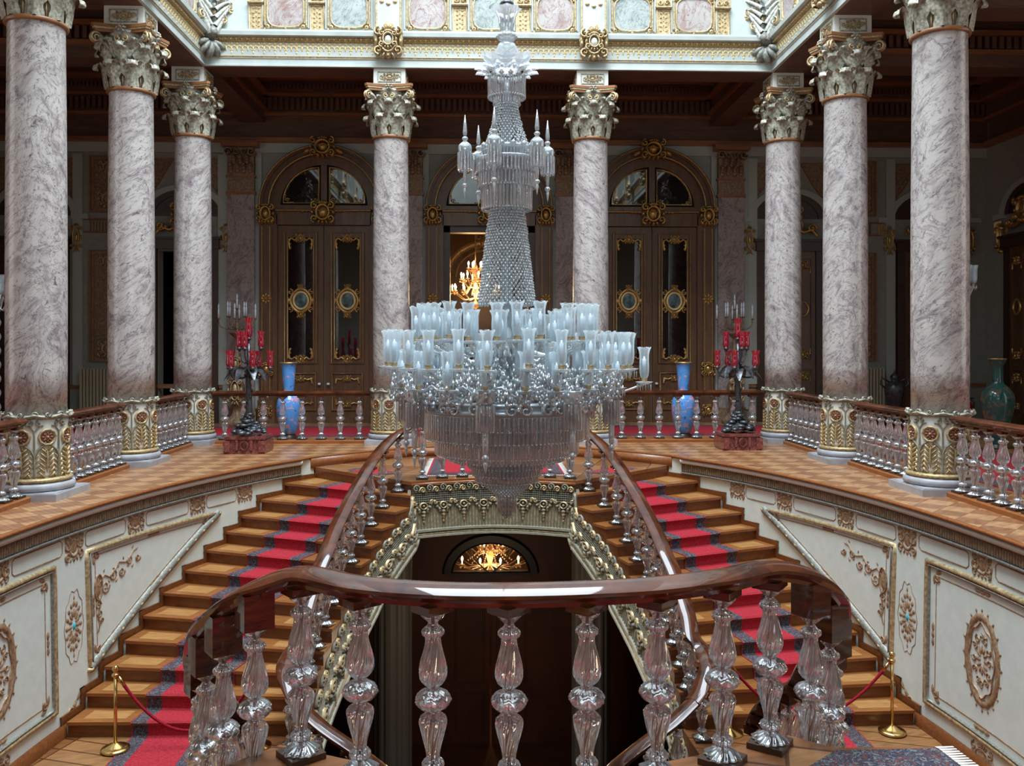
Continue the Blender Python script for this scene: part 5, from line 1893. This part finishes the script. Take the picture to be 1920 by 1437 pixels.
# hook, top vase, knop, dome
mb = MB()
mb.tube([(0, 0, zc(12)), (0, 0, 12.8)], .018, 8)
mb.lathe(smoothprof([(.0, zc(16)), (.05, zc(15)), (.07, zc(6)), (.04, zc(2)), (.018, zc(-4))], 3), 12)
mb.build('suspension_rod', 'bronze', ch)
mb = MB()
mb.lathe(smoothprof([(.065, zc(60)), (.068, zc(48)), (.078, zc(34)), (.105, zc(22)), (.135, zc(16))], 4), 48, fl=lambda a, z, r: 1 + .10 * cos(8 * a) * (1 if z > zc(50) else .3), caps=False)
mb.lathe(smoothprof([(.05, zc(78)), (.092, zc(72)), (.095, zc(66)), (.06, zc(60))], 4), 48, fl=lambda a, z, r: 1 + .08 * cos(10 * a))
mb.lathe(smoothprof([(.10, zc(101)), (.098, zc(92)), (.085, zc(84)), (.06, zc(79)), (.03, zc(78))], 4), 32)
mb.build('top_vase', 'bead', ch)
mb = MB()
for k in range(10):
    a = 2 * PI * k / 10
    for w_, r_, z0, z1, n in ((.09, .24, 131, 102, 6),):
        P = []
        for i in range(n + 1):
            q = i / n
            r = .11 + (r_ - .11) * q ** 1.3
            z = zc(z0 + (z1 - z0) * (q ** .8))
            ww = w_ * (.55 + .6 * sin(PI * min(1, q * .8 + .1))) * (1 if q < .95 else .55)
            P.append([((r + .02 * (1 - abs(t)) + .006 * ((j) % 2)) * cos(a) - t * ww * sin(a), (r + .02 * (1 - abs(t)) + .006 * (j % 2)) * sin(a) + t * ww * cos(a), z + .02 * abs(t) * -1) for j, t in enumerate((-1, -.66, -.33, 0, .33, .66, 1))])
        mb.grid(P, 0)
for k in range(12):
    a = 2 * PI * k / 12 + .2
    f = lambda u, v, h: ((.17 + v) * cos(a) - u * sin(a), (.17 + v) * sin(a) + u * cos(a), zc(140) + h + .03 * sin(v * 12))
    mb.blob(f, 0, .06, .04, .08, .03, 0); mb.blob(f, 0, .12, .022, .035, .03, 0); mb.blob(f, .03, .05, .02, .04, .03, 0, .5); mb.blob(f, -.03, .05, .02, .04, .03, 0, -.5)
    mb.gem(.17 * cos(a), .17 * sin(a), zc(144), .03, .03, 1, 6)
mb.build('leaf_crown', PM, ch)
mb = MB()
curtain(mb, .178, .178, zc(148), zc(180), 40, 0, .012)
beads(mb, (.178, zc(184)), 44, .011, 1)
curtain(mb, .125, .125, zc(184), zc(194), 30, 0, .01)
beads(mb, (.13, zc(196)), 30, .010, 1)
mb.build('upper_prism_collar', PM, ch)


def strands(mb, z0, r0, z1, r1, n, step, size, power=1.0, m=1):
    k = int(abs(z1 - z0) / step)
    for i in range(k + 1):
        q = i / k
        r = r0 + (r1 - r0) * q ** power
        z = z0 + (z1 - z0) * q
        for j in range(n):
            a = 2 * PI * (j + .5 * (i % 2)) / n
            rj = r + random.uniform(-.006, .006)
            s_ = size * random.uniform(.8, 1.15)
            mb.gem(rj * cos(a), rj * sin(a), z, s_, s_, m, 4, random.random())


mb = MB(); strands(mb, zc(198), .105, zc(275), .215, 30, .026, .0155, 1.5)
mb.build('upper_bead_tent', PM, ch)
mb = MB()
mb.lathe([(.215, zc(283)), (.25, zc(283)), (.25, zc(277)), (.215, zc(277))], 40, m=0)
for k in range(14): mb.gem(.25 * cos(2 * PI * k / 14), .25 * sin(2 * PI * k / 14), zc(277), .034, .034, 1, 8)
curtain(mb, .225, .225, zc(285), zc(312), 44, 0, .011)
curtain(mb, .30, .30, zc(300), zc(325), 52, 0, .011); beads(mb, (.30, zc(327)), 52, .011, 1)
curtain(mb, .275, .275, zc(322), zc(350), 50, 0, .011); beads(mb, (.275, zc(352)), 56, .012, 1)
curtain(mb, .24, .24, zc(352), zc(391), 44, 0, .012); beads(mb, (.24, zc(393)), 50, .012, 1)
mb.lathe([(.30, zc(298)), (.31, zc(299)), (.31, zc(301)), (.30, zc(302))], 40, m=0)
mb.build('middle_prism_tiers', PM, ch)
# satellites with domes, prism collars, pointed spires and drops
for k in range(6):
    a = math.radians(-90 + -18 + 60 * k + 90) 
    # angle measured from the viewer's side: x = r sin, y = -r cos
    x, y = .415 * sin(math.radians(-18 + 60 * k)), -.415 * cos(math.radians(-18 + 60 * k))
    mb = MB()
    mb.lathe(smoothprof([(.06, zc(290)), (.066, zc(283)), (.058, zc(276)), (.022, zc(270)), (.018, zc(268)), (.030, zc(264)), (.014, zc(260))], 3), 20, x, y, 0, 1)
    mb.lathe([(.018, zc(258)), (.022, zc(252)), (.016, zc(240)), (.002, zc(220))], 6, x, y, 0, 0)
    mb.gem(x, y, zc(257), .022, .018, 1, 8)
    curtain(mb, .060, .060, zc(290), zc(322), 12, 0, .010, x, y, .5)
    mb.lathe([(.006, zc(322)), (.020, zc(326)), (.014, zc(345)), (.008, zc(346))], 6, x, y, 0, 0)
    mb.lathe(smoothprof([(.010, zc(346)), (.030, zc(351)), (.012, zc(356)), (.016, zc(359)), (.002, zc(375))], 3), 10, x, y, 0, 1)
    mb.tube([(x * .6, y * .6, zc(288)), (x * .8, y * .8, zc(293)), (x, y, zc(289))], .012, 6, 0)
    mb.build('spired_satellite', PM, ch)
mb = MB(); strands(mb, zc(396), .165, zc(572), .275, 40, .027, .0155, .9)
strands(mb, zc(396), .125, zc(572), .22, 22, .034, .017, .9)
mb.build('long_bead_tent', PM, ch)
mb = MB()
mb.lathe(smoothprof([(.05, zc(745)), (.09, zc(720)), (.05, zc(700)), (.10, zc(670)), (.13, zc(640)), (.07, zc(610)), (.10, zc(590)), (.06, zc(570)), (.04, zc(400)), (.05, zc(280)), (.03, zc(150))], 4), 24)
mb.build('central_stem', 'rollglass', ch)


# candle arms with etched shades
def make_arm(r, z, zr):
    """arm along +x from the hub to radius r; cup height z, arm leaves the hub at height zr"""
    root = bpy.data.objects.new('candle_arm', None); col.objects.link(root)
    mb = MB()
    pts = []
    for i in range(13):
        q = i / 12
        rr = .12 + (r - .12) * q
        zz = zr + (z - .05 - zr) * q - .16 * sin(PI * q) * (1 - .3 * q) + (.10 * sin(PI * q * 2) if False else 0)
        pts.append((rr, 0, zz))
    pts[-1] = (r, 0, z - .05)
    mb.tube(pts, .013, 6)
    for i in (3, 6, 9): mb.gem(pts[i][0], 0, pts[i][2] - .03, .014, .03, 0, 6)
    mb.build('glass_branch', 'bead', root)
    mb = MB()
    mb.lathe(smoothprof([(.012, -.055), (.04, -.048), (.075, -.030), (.078, -.024), (.03, -.036), (.012, -.034)], 2), 32, r, 0, z, fl=lambda a, zz, rr: 1 + .12 * cos(8 * a) * (rr > .05))
    for k in range(8):
        a = 2 * PI * k / 8
        mb.lathe([(.002, -.045), (.006, -.06), (.004, -.10), (.001, -.115)], 4, r + .07 * cos(a), .07 * sin(a), z, 0, caps=False)
    mb.build('drip_pan', 'bead', root)
    mb = MB()
    mb.lathe([(.012, -.035), (.028, -.02), (.031, .012), (.026, .015)], 12, r, 0, z, 0)
    mb.build('socket', 'oldgold', root)
    mb = MB()
    mb.lathe([(.0185, .012), (.0185, .20), (.010, .205), (.007, .225)], 10, r, 0, z)
    mb.build('candle', 'candle', root)
    mb = MB()
    P = []
    for i, (q, h) in enumerate(smoothprof([(.030, .012), (.042, .04), (.048, .10), (.046, .17), (.047, .24), (.056, .285), (.068, .305)], 2)):
        P.append([(r + q * cos(2 * PI * k / 24), q * sin(2 * PI * k / 24), z + h + (.016 * abs(cos(3 * 2 * PI * k / 24)) if h > .29 else 0)) for k in range(24)])
    mb.grid(P, cv=True)
    mb.build('glass_shade', 'shade', root)
    KIDS[root.name] = list(root.children)
    return root


tiers = [(.86, zc(634), zc(640), 24, 0.1), (.58, zc(646), zc(650), 13, .25), (1.17, zc(683), zc(690), 25, .05), (.85, zc(703), zc(705), 17, .0), (1.06, zc(718), zc(722), 20, .1)]
for r, z, zr, n, a0 in tiers:
    A0 = make_arm(r, z, zr)
    for k in range(n):
        o = A0 if k == 0 else copy_tree(A0)
        o.parent = ch
        jit = random.uniform(-.02, .02)
        o.rotation_euler = (random.uniform(-.012, .012), random.uniform(-.012, .012), a0 + 2 * PI * k / n + jit)
A0 = make_arm(1.36, zc(712), zc(735)); A0.parent = ch; A0.rotation_euler = (0, 0, .03)
# scrolled ring and dense sparkle between the arms
mb = MB()
mb.lathe(smoothprof([(.80, zc(772)), (.84, zc(766)), (.80, zc(758)), (.83, zc(752)), (.80, zc(748))], 3), 64, caps=False, m=0)
for k in range(16):
    a = 2 * PI * k / 16 + .1
    f = (lambda a0: (lambda u, v, h: ((.83 + h) * cos(a0 + u / .83), (.83 + h) * sin(a0 + u / .83), zc(760) + v)))(a)
    mb.swirl(f, -.06, 0, .07, 0, 1.3, .035, .04, 1, 12); mb.swirl(f, .06, 0, .07, PI, -1.3, .035, .04, 1, 12)
    mb.blob(f, 0, .0, .05, .05, .05, 1, n=10)
mb.build('scrolled_ring', ['rollglass', 'bead'], ch)
mb = MB()
for i in range(2600):
    a = random.uniform(0, 2 * PI); q = random.random()
    r = .18 + .95 * math.sqrt(q)
    z = zc(752) + random.uniform(0, .46) * (1 - .45 * (r / 1.1)) + .02
    s_ = random.uniform(.010, .024)
    mb.gem(r * cos(a), r * sin(a), z, s_, s_ * random.uniform(1, 2.2), 1, 4, random.random())
tag(mb.build('crystal_drops', PM, ch), kind='stuff')
mb = MB()
for k in range(18):
    a = 2 * PI * k / 18
    for rr, zt in ((.45, 742), (.75, 735), (.98, 728)):
        pts = [(rr * cos(a + .05 * j) * (1 - .0 * j), rr * sin(a + .05 * j), zc(zt) + .05 * sin(j * .9)) for j in range(8)]
        mb.tube(pts, .012, 5, 1)
mb.build('glass_garlands', PM, ch)
# diamond cut cups round the rim with prism fringes and long drops
for k in range(8):
    a = math.radians(-12 + 45 * k)
    x, y = 1.02 * sin(a), -1.02 * cos(a)
    mb = MB()
    mb.lathe(smoothprof([(.045, zc(748)), (.075, zc(744)), (.088, zc(734)), (.092, zc(726)), (.086, zc(726))], 3), 24, x, y, 0, 1, fl=lambda a_, z, r: 1 + .05 * cos(12 * a_ + z * 90))
    curtain(mb, .072, .072, zc(748), zc(790), 14, 0, .010, x, y, .5)
    mb.lathe([(.008, zc(790)), (.030, zc(793)), (.024, zc(828)), (.01, zc(829))], 6, x, y, 0, 0)
    mb.lathe(smoothprof([(.012, zc(829)), (.034, zc(835)), (.014, zc(842)), (.02, zc(846)), (.002, zc(862))], 3), 10, x, y, 0, 1)
    mb.tube([(x * .82, y * .82, zc(756)), (x * .92, y * .92, zc(752)), (x, y, zc(748))], .014, 6, 0)
    mb.build('hanging_cup', PM, ch)
# stepped curtains of prisms and the bead bowl below
for r0, y0_, y1_, n in ((.79, 772, 817, 120), (.69, 800, 846, 110), (.56, 818, 858, 90), (.37, 845, 872, 64), (.335, 862, 886, 60), (.30, 880, 900, 56)):
    mb = MB()
    curtain(mb, r0, r0, zc(y0_), zc(y1_), n, 0, .016)
    mb.lathe([(r0 - .01, zc(y0_) + .005), (r0 + .01, zc(y0_) + .005), (r0 + .01, zc(y0_) - .008), (r0 - .01, zc(y0_) - .008)], 48, m=0, caps=False)
    mb.build('prism_curtain', PM, ch)
mb = MB()
for i in range(12):
    q = i / 11
    r = .255 * cos(q * 1.2) ** .9; z = zc(888 + 40 * q)
    n = max(10, int(2 * PI * r / .034))
    for j in range(n):
        a = 2 * PI * (j + .5 * (i % 2)) / n
        mb.gem(r * cos(a), r * sin(a), z, .016, .02, 1, 6)
mb.build('bead_bowl', PM, ch)
mb = MB()
curtain(mb, .088, .085, zc(930), zc(958), 18, 0, .010)
mb.lathe(smoothprof([(.02, zc(926)), (.09, zc(928)), (.09, zc(932)), (.03, zc(934))], 3), 24, m=1)
curtain(mb, .055, .04, zc(945), zc(966), 10, 0, .012)
mb.gem(0, 0, zc(966), .03, .035, 1, 8)
mb.build('bottom_tassel', PM, ch)

# ------------------------------------------------------------------ lit chandeliers seen in the rooms behind
def lit_chandelier(label, loc, rad, n, power):
    t = thing('lit_chandelier', label, 'chandelier', loc)
    mb = MB()
    mb.lathe(smoothprof([(.02, -.5), (.10, -.4), (.03, -.25), (.08, 0), (.04, .3), (.10, .5), (.02, .7)], 3), 16)
    mb.tube([(0, 0, .6), (0, 0, 1.6)], .015, 6)
    for k in range(10):
        a = 2 * PI * k / 10
        for i in range(12):
            q = i / 11
            mb.gem(.5 * rad * q * cos(a), .5 * rad * q * sin(a), .65 - .75 * q ** .5, .018, .03, 0, 4)
    mb.build('crystal_body', 'amber', t)
    for ti_, (rr, zz, m_) in enumerate(((1, 0, n), (.62, .32, n // 2 + 2), (.3, .62, n // 3 + 1))):
        for k in range(m_):
            a = 2 * PI * k / m_ + ti_
            x, y = rad * rr * cos(a), rad * rr * sin(a)
            mb = MB()
            mb.tube([(0, 0, zz - .2), (x * .5, y * .5, zz - .26), (x, y, zz - .03)], .012, 5)
            mb.lathe([(.0, -.05), (.06, -.02), (.06, -.01), (.0, -.02)], 10, x, y, zz)
            for q in range(5): mb.gem(x + .05 * cos(q), y + .05 * sin(q), zz - .08, .012, .035, 0, 4)
            arm = mb.build('candle_arm', 'amber', t)
            mb = MB()
            mb.lathe(smoothprof([(.012, 0), (.014, .07), (.026, .10), (.018, .14), (.0, .17)], 2), 8, x, y, zz)
            mb.build('bulb', 'flame', arm)
    light('chandelier_glow', 'POINT', (loc[0], loc[1], loc[2] - .1), power, (1.0, .62, .30), .3)


lit_chandelier('lit warm chandelier in the salon behind the middle doorway', (-.35, 23.6, 3.3), .62, 12, 130)
lit_chandelier('lit warm chandelier behind the fanlight of the lower hall', (.0, 19.3, -2.78), .95, 14, 90)

# ------------------------------------------------------------------ red-shaded candelabra, vases and other furnishings
def candelabrum(label, loc, flip):
    t = thing('bronze_candelabrum', label, 'candelabrum', loc, 0)
    mb = MB()
    mb.box(-.34, .34, -.28, .28, 0, .05); mb.box(-.31, .31, -.25, .25, .05, .24); mb.box(-.34, .34, -.28, .28, .24, .29)
    for sx in (-1, 1):
        mb.box(min(sx * .24, sx * .35), max(sx * .24, sx * .35), -.30, .30, .03, .22)
        mb.box(-.02 + sx * .12, .02 + sx * .12, -.30, -.27, .06, .23)
    f = plane_map(0, -.28, .14)
    mb.oval(f, 0, 0, .06, .07, .02, .03, 0, 12)
    mb.build('marble_base', 'redmarble', t, smooth=False)
    mb = MB()
    for i in range(80):
        a = random.uniform(0, 2 * PI); q = random.random()
        r = .27 * q
        z = .33 + .34 * (1 - q) * random.uniform(.3, 1)
        f = plane_map(r * cos(a), r * sin(a), z, 0, -1)
        s_ = random.uniform(.05, .09)
        mb.lathe(smoothprof([(0, -s_ * .5), (s_, -s_ * .2), (s_ * .8, s_ * .35), (0, s_ * .5)], 2), 7, r * cos(a), r * sin(a), z, fl=lambda a_, zz, rr, k=random.random() * 6: 1 + .25 * cos(2 * a_ + k), caps=False)
    mb.build('rocky_mound', 'bronze', t)
    mb = MB()
    mb.tube([(0, 0, .35), (.01, 0, .8), (-.01, .01, 1.2), (.01, 0, 1.5), (0, 0, 1.85)], [.07, .055, .045, .04, .03], 9)
    for k in range(14):
        a = 2 * PI * k / 14 * 2.4; z = .5 + .09 * k
        mb.gem(.06 * cos(a), .06 * sin(a), z, .02, .04, 0, 5)
    mb.build('tree_trunk', 'bronze', t)
    spots = [(0, 0, 1.95)] + [(.21 * cos(a), .21 * sin(a) * .8, 1.78) for a in (.4, 2.6, 4.6)] + [(.36 * cos(a), .30 * sin(a), 1.45) for a in (0.1, 1.3, 2.9, 4.0, 5.1)]
    for i, (x, y, z) in enumerate(spots):
        x *= flip
        mb = MB()
        zb = 1.3 if z < 1.6 else 1.55
        pts = [(0, 0, zb), (x * .35, y * .35, zb - .04), (x * .8, y * .8, z - .18), (x, y, z - .06)]
        mb.tube(smoothprof(pts, 3), .014, 6)
        mb.lathe([(.01, -.06), (.045, -.03), (.05, 0), (.02, .0)], 10, x, y, z)
        arm = mb.build('branch', 'bronze', t)
        hh = .34 if i == 0 else .28
        mb = MB()
        P = []
        for q, h in smoothprof([(.030, 0), (.052, .03), (.055, .10), (.045, .18), (.046, .22), (.066, .28)], 3):
            P.append([(x + q * cos(2 * PI * k / 16), y + q * sin(2 * PI * k / 16), z + h * hh / .28) for k in range(16)])
        mb.grid(P, cv=True)
        mb.build('red_glass_shade', 'redglass', arm)
    mb = MB()
    for k in range(9):
        a = 2 * PI * k / 9 + .3
        L_ = random.uniform(.32, .44)
        zb = 1.33 + .03 * (k % 2)
        P = []
        for i in range(7):
            q = i / 6
            r = .03 + L_ * q; z = zb + .10 * sin(q * PI) - .12 * q * q
            ww = .085 * sin(PI * (q * .9 + .05))
            P.append([(r * cos(a) - tt_ * sin(a), r * sin(a) + tt_ * cos(a), z + .02 * abs(tt_) / .06) for tt_ in (-ww, 0, ww)])
        mb.grid(P)
    mb.build('bronze_leaves', 'bronze', t)


candelabrum('bronze candelabrum with red shades on marble base, beside the far left corner column', (-4.15, 15.15, 0), 1)
candelabrum('bronze candelabrum with red shades on marble base, beside the far right corner column', (4.33, 15.35, 0), -1)


def wall_candelabrum(label, loc):
    t = thing('gilt_candelabrum', label, 'candelabrum', loc)
    mb = MB()
    mb.lathe(smoothprof([(.26, 0), (.28, .08), (.20, .16), (.10, .30), (.13, .6), (.17, .85), (.09, 1.05), (.06, 1.3), (.10, 1.45), (.05, 1.7), (.03, 1.95), (.09, 2.02), (.17, 2.10), (.16, 2.12), (.04, 2.10), (.05, 2.35)], 3), 20,
             fl=lambda a, z, r: 1 + .14 * cos(6 * a + z * 4) * (z < 1.9))
    f = plane_map(0, -.14, .7)
    mb.build('stand', 'capdark', t)
    mb = MB()
    mb.cart(plane_map(0, -.17, .8), 0, 0, .34, .7, .06); mb.cart(plane_map(0, -.12, 1.4), 0, 0, .26, .4, .05)
    mb.build('gilded_mask', 'oldgold', t)
    for i in range(9):
        a = 2 * PI * i / 8; rr = .38 if i < 8 else 0
        if i in (1, 3, 5, 7): rr = .24
        x, y = rr * cos(a) * 1.1, rr * sin(a) * .5
        z = 2.45 if rr > .3 else 2.5
        if i == 8: z = 2.68
        mb = MB()
        mb.tube(smoothprof([(0, 0, 2.3), (x * .4, y * .4, 2.2), (x * .9, y * .9, 2.26), (x, y, z - .02)], 3), .014, 6)
        mb.lathe([(.01, -.04), (.035, -.01), (.035, .0), (.01, .0)], 8, x, y, z)
        arm = mb.build('branch', 'capdark', t)
        mb = MB(); mb.lathe([(.020, 0), (.020, .20), (.008, .21), (.022, .25), (.016, .30), (.0, .34)], 8, x, y, z)
        mb.build('candle', 'candle', arm)


wall_candelabrum('gilt candelabrum with white candles in front of the left brown pilaster', (-5.78, 20.35, 0))
wall_candelabrum('gilt candelabrum with white candles in front of the right brown pilaster', (5.72, 20.35, 0))


def vase(name, label, loc, prof, mat, stand=.08, rim='gold', hnd=False):
    t = thing(name, label, 'vase', loc)
    mb = MB()
    mb.lathe([(.17, 0), (.18, .03), (.13, .05), (.14, stand)], 16)
    mb.build('stand', 'darkwood', t)
    mb = MB()
    mb.lathe(smoothprof([(r, z + stand) for r, z in prof], 4), 32)
    mb.build('body', mat, t)
    mb = MB()
    r, z = prof[-1]
    mb.lathe([(r - .005, z + stand - .01), (r + .008, z + stand - .01), (r + .008, z + stand + .012), (r - .005, z + stand + .012)], 32)
    mb.build('rim', rim, t)


bprof = [(.10, 0), (.15, .05), (.205, .25), (.235, .5), (.21, .68), (.13, .80), (.10, .86), (.105, .92), (.12, 1.1), (.135, 1.3), (.165, 1.40)]
vase('porcelain_vase', 'tall blue floral porcelain vase behind the left back balustrade', (-3.93, 17.25, 0), bprof, 'bluevase')
vase('porcelain_vase', 'tall blue floral porcelain vase behind the right back balustrade', (3.80, 17.25, 0), bprof, 'bluevase')
gprof = [(.12, 0), (.14, .1), (.20, .35), (.27, .7), (.26, .88), (.18, 1.0), (.10, 1.08), (.085, 1.2), (.09, 1.35), (.13, 1.46), (.14, 1.50)]
vase('porcelain_vase', 'large dark green vase with flared neck in the right side gallery', (8.9, 15.2, 0), gprof, 'greenvase')
mb = MB()
mb.lathe(smoothprof([(.2, 0), (.22, .1), (.12, .2), (.16, .5), (.22, .8), (.18, .95), (.08, 1.02), (.10, 1.12), (.03, 1.2), (.0, 1.3)], 3), 20, fl=lambda a, z, r: 1 + .06 * cos(6 * a))
for k in (-1, 1): mb.tube([(k * .2, 0, .85), (k * .32, 0, .95), (k * .30, 0, 1.1), (k * .12, 0, 1.0)], .02, 6)
tag(mb.build('bronze_urn', 'bronze', loc=(9.15, 19.6, 0)), 'small dark lidded urn against the back wall at the right', 'urn')

for i, (x, lab) in enumerate(((-9.05, 'cream ribbed radiator against the back wall at the left'), (9.0, 'cream ribbed radiator against the back wall at the right'))):
    t = thing('radiator', lab, 'radiator', (x, YB - .18, 0), group='radiators of the back gallery')
    for k in range(11):
        mb = MB()
        u = -.38 + .076 * k
        mb.box(u - .024, u + .024, -.09, .09, .12, 1.28)
        mb.lathe([(.024, 0), (.024, .03), (.012, .045)], 8, u, 0, 1.27)
        mb.build('radiator_section', 'radiator', t, smooth=False)
    mb = MB()
    for u in (-.38, .38): mb.box(u - .02, u + .02, -.05, .05, 0, .13)
    for z in (.2, 1.15): mb.tube([(-.40, 0, z), (.40, 0, z)], .03, 8)
    mb.build('feet', 'radiator', t, smooth=False)

t = thing('fire_extinguisher', 'small red fire extinguisher standing by the back wall at the right', 'fire extinguisher', (11.2, 20.2, 0))
mb = MB(); mb.lathe(smoothprof([(.085, 0), (.09, .03), (.09, .42), (.07, .48), (.03, .52)], 3), 16); mb.build('cylinder', 'extred', t)
mb = MB(); mb.lathe([(.02, .50), (.025, .58)], 8); mb.box(-.02, .12, -.015, .015, .57, .60); mb.tube([(.03, 0, .56), (.13, 0, .5), (.12, 0, .2)], .01, 6); mb.build('valve', 'black', t)

# crystal standing candelabra glimpsed in the side galleries
def crystal_stand(label, loc, hgt):
    t = thing('crystal_candelabrum', label, 'candelabrum', loc)
    mb = MB()
    pr = [(.28, 0), (.30, .06), (.12, .14), (.10, .3)]
    z = .3
    while z < hgt:
        pr += [(.03, z), (.07, z + .1), (.03, z + .2)]
        z += .22
    mb.lathe(smoothprof(pr, 3), 20)
    mb.build('crystal_stem', 'bead', t)
    for k in range(8):
        a = 2 * PI * k / 8; x, y = .20 * cos(a), .20 * sin(a)
        mb = MB()
        mb.tube(smoothprof([(0, 0, hgt - .1), (x * .5, y * .5, hgt - .25), (x, y, hgt)], 3), .014, 6)
        for q in range(6): mb.gem(x + .04 * cos(q), y + .04 * sin(q), hgt - .07, .012, .05, 0, 4)
        arm = mb.build('candle_arm', 'bead', t)
        mb = MB(); mb.lathe(smoothprof([(.02, hgt), (.045, hgt + .05), (.045, hgt + .2), (.06, hgt + .3)], 3), 14, x, y, 0, caps=False)
        mb.build('glass_shade', 'shade', arm)
        mb = MB(); mb.lathe([(.016, hgt), (.016, hgt + .17)], 8, x, y); mb.build('candle', 'candle', arm)


crystal_stand('tall crystal candelabrum at the left edge of the view, half hidden by the nearest column', (-7.75, 14.0, .012), 2.6)
crystal_stand('tall crystal candelabrum half hidden behind the rightmost column', (7.92, 14.6, .012), 2.85)

# stanchions with velvet ropes on the intermediate landings
for s, (x, y), nm, lab in ((-1, (-4.02, 9.38), 'left', 'brass stanchion at the foot of the left far flight, dark red rope hooked to it'), (1, (4.33, 9.52), 'right', 'brass stanchion at the foot of the right far flight, dark red rope hooked to it')):
    t = thing('rope_stanchion', lab, 'stanchion', (x, y, LZ + .010))
    mb = MB()
    mb.lathe(smoothprof([(.14, 0), (.145, .02), (.12, .035), (.10, .04), (.05, .065), (.02, .08)], 3), 32)
    mb.build('base', 'brass', t)
    mb = MB(); mb.lathe([(.017, .07), (.017, .80)], 16); mb.build('pole', 'brass', t)
    mb = MB(); mb.lathe(smoothprof([(.017, .76), (.035, .775), (.035, .80), (.016, .81), (.030, .84), (.034, .86), (.02, .885), (.0, .89)], 3), 16); mb.build('finial', 'brass', t)
    mb = MB()
    x1, y1 = s * 2.55, y + .05
    x0 = x - s * .03
    pts = []
    for i in range(25):
        q = i / 24
        pts.append((x0 + (x1 - x0) * q, y + (y1 - y) * q, LZ + .78 - .62 * (1 - (2 * q - 1) ** 2) * .95 + (0 if q < .5 else -.05 * (q - .5))))
    mb.tube(pts, [.016 if 1 < i < 23 else .02 for i in range(25)], 8)
    r_ = tag(mb.build('velvet_rope', 'redcord'), 'dark red velvet rope sagging across the foot of the %s far flight' % nm, 'rope')
    for pp in (pts[:2], pts[-2:]):
        mb = MB(); mb.tube(pp, .020, 8); mb.build('rope_hook', 'brass', r_)
    t = thing('rope_stanchion', 'brass stanchion at the inner end of the %s rope, hidden behind the front balusters' % nm, 'stanchion', (s * 2.55, y1, LZ))
    mb = MB(); mb.lathe([(.14, 0), (.14, .02), (.02, .06), (.017, .07), (.017, .80), (.034, .82), (.02, .88), (0, .89)], 20); mb.build('pole', 'brass', t)

# keep only the things' own empties tidy
for o in list(bpy.data.objects):
    if o.users == 0: bpy.data.objects.remove(o)
